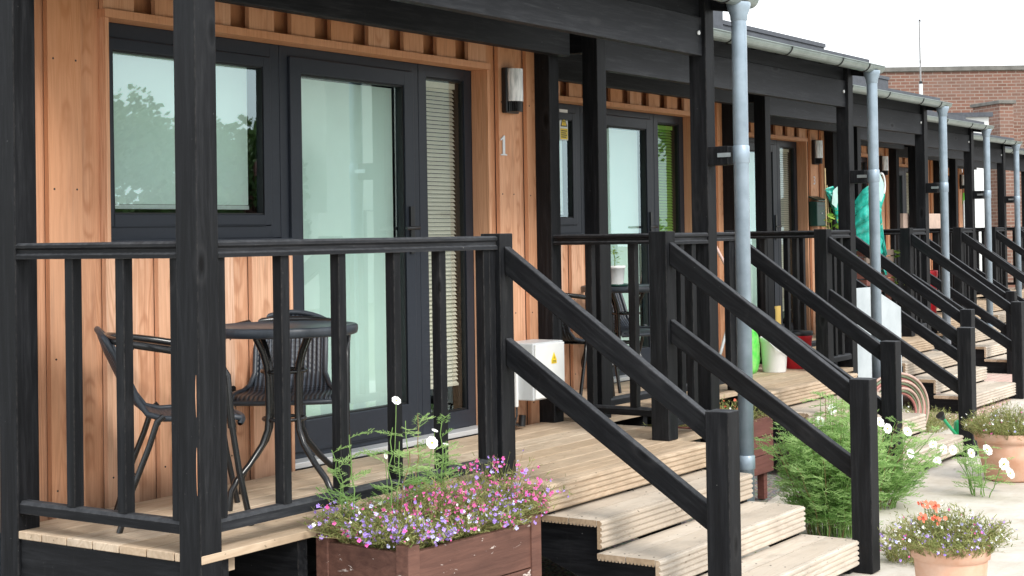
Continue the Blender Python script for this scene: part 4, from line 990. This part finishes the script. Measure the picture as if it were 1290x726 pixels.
mb=MB(); mb.box(-.05,.41,-.05,1.25,4.501,4.58,COPING); mb.build('coping',t,bevel=.01)
mb=MB(); mb.box(.361,.72,.3,1.2,0,4.25,BRICK); mb.build('wing',t)
b2=at(35,1195)
t=thing('white_cabin','white flat roofed cabin glimpsed between the far posts','cabin',(b2.x,b2.y,GZ),ang)
mb=MB(); mb.box(0,.93,0,3,0,4.05,WHITEP); mb.build('wall',t)
mb=MB(); mb.box(-.1,1.0,-.1,3.1,4.051,4.15,ROOFING); mb.build('roof',t)
# vent pole
p=at(30,1163)
t=thing('vent_pole','thin white pole with dark joints standing above the roofs','pole',(p.x,p.y,2.9))
mb=MB(); POL=plain('pole_grey',(.30,.30,.30),.5); mb.tube([(0,0,-3.4),(0,0,.9)],.034,WHITEP,10); mb.tube([(0,0,.9),(-.02,0,2.1)],.017,POL,8); mb.build('mast',t)
mb=MB(); 
for z in (.35,.9,1.3,2.08): mb.tube([(0,0,z),(0,0,z+.05)],.034 if z<.95 else .022,BLACKP,8)
mb.build('joint',t)
# roof vent box by H2 at left of first pipe
t=thing('roof_box','dark grey roof ventilation box above the second house','vent',(7.15,2.35,2.97))
mb=MB(); mb.box(-.3,.3,-.3,.3,0,.75,ROOFING); mb.build('housing',t,bevel=.01); mb=MB(); mb.box(-.34,.34,-.34,.34,.751,.79,ROOFING); mb.build('cap',t)
# trees: one peeps over the roofs, others stand across the path and mirror in the glass
def tree(label,loc,h,cr,n=2600,leaf=.16,seed=1,name='broadleaf_tree'):
    g=random.Random(seed); t=thing(name,label,'tree',loc); mb=MB()
    mb.tube([(0,0,0),(.1,.05,h*.25),(.05,0,h*.5),(0,.1,h*.8)],h*.028,PLANTR2,8,r2=h*.006)
    cl=[]
    for i in range(11):
        a=g.uniform(0,6.28); z=h*(g.uniform(.35,.9) if i<8 else g.uniform(.12,.3)); r=cr*g.uniform(.25,.75)*(1.1-abs(z/h-.6)); e=Vector((r*math.cos(a),r*math.sin(a),z)); cl.append((e,cr*g.uniform(.28,.5)))
        mb.tube([(0,0,z*.55),e*.5+Vector((0,0,z*.42)),e],h*.011,PLANTR2,6,r2=h*.003)
    mb.build('trunk',t); mb=MB()
    for i in range(n):
        c,r=g.choice(cl); d=Vector((g.gauss(0,1),g.gauss(0,1),g.gauss(0,.8))).normalized()*r*g.random()**.4; p=c+d
        a=Vector((g.gauss(0,1),g.gauss(0,1),g.gauss(0,1))).normalized()*leaf*g.uniform(.5,1.1); b=a.orthogonal().normalized()*leaf*.4
        mb.add([p,p+a*.5+b,p+a,p+a*.5-b],[(0,1,2,3)],TREEL,min(1,max(0,.5+.4*d.z/r+g.gauss(0,.2))))
    mb.build('crown',t); return t
tree('green tree top peeping over the roof beside the first downpipe',(16.45,6.30,GZ),5.0,.45,1500,.12,3)
k=0
for (x,y,h,c) in ((19.2,-20,4.5,1.9),(21.8,-20.5,4.9,2.0),(24.2,-20.2,4.4,1.8),(16.5,-21,5.2,2.2),(13,-20,4.6,2.1),(9,-19,5.0,2.2),(26.6,-22.5,5.2,2.0),(52,-21,8,3)):  # last one added so the second house's glass mirrors something dark
    k+=1; o=tree('bushy tree across the path, mirrored in the windows',(x,y,GZ),h,c,7000 if k<4 else 3000,.19 if k<4 else .28,20+k); o['group']='trees across the path seen only as reflections'
RENDERW=plain('pale_render',(.62,.60,.55),.8,0,.1,3)
t=thing('white_rendered_house','pale rendered house across the path, mirrored in the door glass','house',(27.3,-20.5,GZ),R(0))
mb=MB(); mb.box(0,9,-1.6,0,0,7.6,RENDERW); mb.build('wall',t)
mb=MB(); mb.prism([(-1.9,7.6),(.3,7.6),(-.8,8.4)],'x',-.3,9.3,ROOFING); mb.build('roof',t)
for x in (1,3,5):
    mb=MB(); mb.box(x,x+1,.001,.03,1,2.3,plain('dark_pane',(.02,.03,.04),.1)); mb.build('window',t)
t=thing('garden_wall','low white wall across the path, mirrored low in the glass','wall',(4,-16.5,GZ),R(-3))
mb=MB(); mb.box(0,18,-.2,0,0,1.25,RENDERW); mb.box(19.6,21.2,-.2,0,0,2.15,RENDERW); mb.box(21.7,23.0,-.2,0,0,2.2,RENDERW); mb.box(23.6,36,-.2,0,0,2.1,RENDERW); mb.box(18,36,-.15,-.05,0,1.2,RENDERW); mb.build('wall',t); mb=MB(); mb.box(-.05,17.95,-.25,.05,1.251,1.32,COPING); mb.build('coping',t)

# ---------------------------------------------------------------- camera, light
EYE=1.05
cd=bpy.data.cameras.new('camera'); cam=bpy.data.objects.new('camera',cd); COL.objects.link(cam); scn.camera=cam
yaw,pit,rol=R(56.1854),R(.8444),R(-.8731)
Fv=Vector((math.sin(yaw)*math.cos(pit),math.cos(yaw)*math.cos(pit),math.sin(pit))); Rv=Vector((math.cos(yaw),-math.sin(yaw),0)); Uv=Rv.cross(Fv)
R2=Rv*math.cos(rol)+Uv*math.sin(rol); U2=-Rv*math.sin(rol)+Uv*math.cos(rol)
M=Matrix(((R2.x,U2.x,-Fv.x,-3.7573),(R2.y,U2.y,-Fv.y,-3.7754),(R2.z,U2.z,-Fv.z,EYE),(0,0,0,1)))
cam.matrix_world=M
cd.sensor_fit='HORIZONTAL'; cd.sensor_width=36; cd.lens=1984.82/1290*36; cd.shift_y=-(363-266.28)/1290; cd.clip_start=.05; cd.clip_end=600
w=bpy.data.worlds.new('World'); scn.world=w; w.use_nodes=True; nt=w.node_tree; bg=nt.nodes['Background']
sky=nt.nodes.new('ShaderNodeTexSky'); sky.sky_type='NISHITA'; sky.sun_disc=False
SE,SR=R(42),R(200)
sky.sun_elevation=SE; sky.sun_rotation=SR; sky.air_density=1.5; sky.dust_density=4
ml=mixc(nt,1.0,sky.outputs[0],(.10,.10,.10),'MULTIPLY'); mx=mixc(nt,.88,ml,(1.16,1.20,1.24)); nt.links.new(mx,bg.inputs[0]); bg.inputs[1].default_value=1.7
sd=bpy.data.lights.new('sun','SUN'); sun=bpy.data.objects.new('sun',sd); COL.objects.link(sun); sd.energy=2.7; sd.angle=R(14); sd.color=(1,.96,.90)
# direction toward the sun: azimuth measured like the sky's rotation
az=SR; sdv=Vector((math.sin(az)*math.cos(SE),math.cos(az)*math.cos(SE),math.sin(SE)))
sun.rotation_euler=sdv.to_track_quat('Z','Y').to_euler()
vs=scn.view_settings; vs.view_transform='Standard'; vs.look='None'; vs.exposure=0; vs.gamma=1
scn.cycles.use_denoising=True
scn.cycles.max_bounces=8; scn.cycles.transparent_max_bounces=12
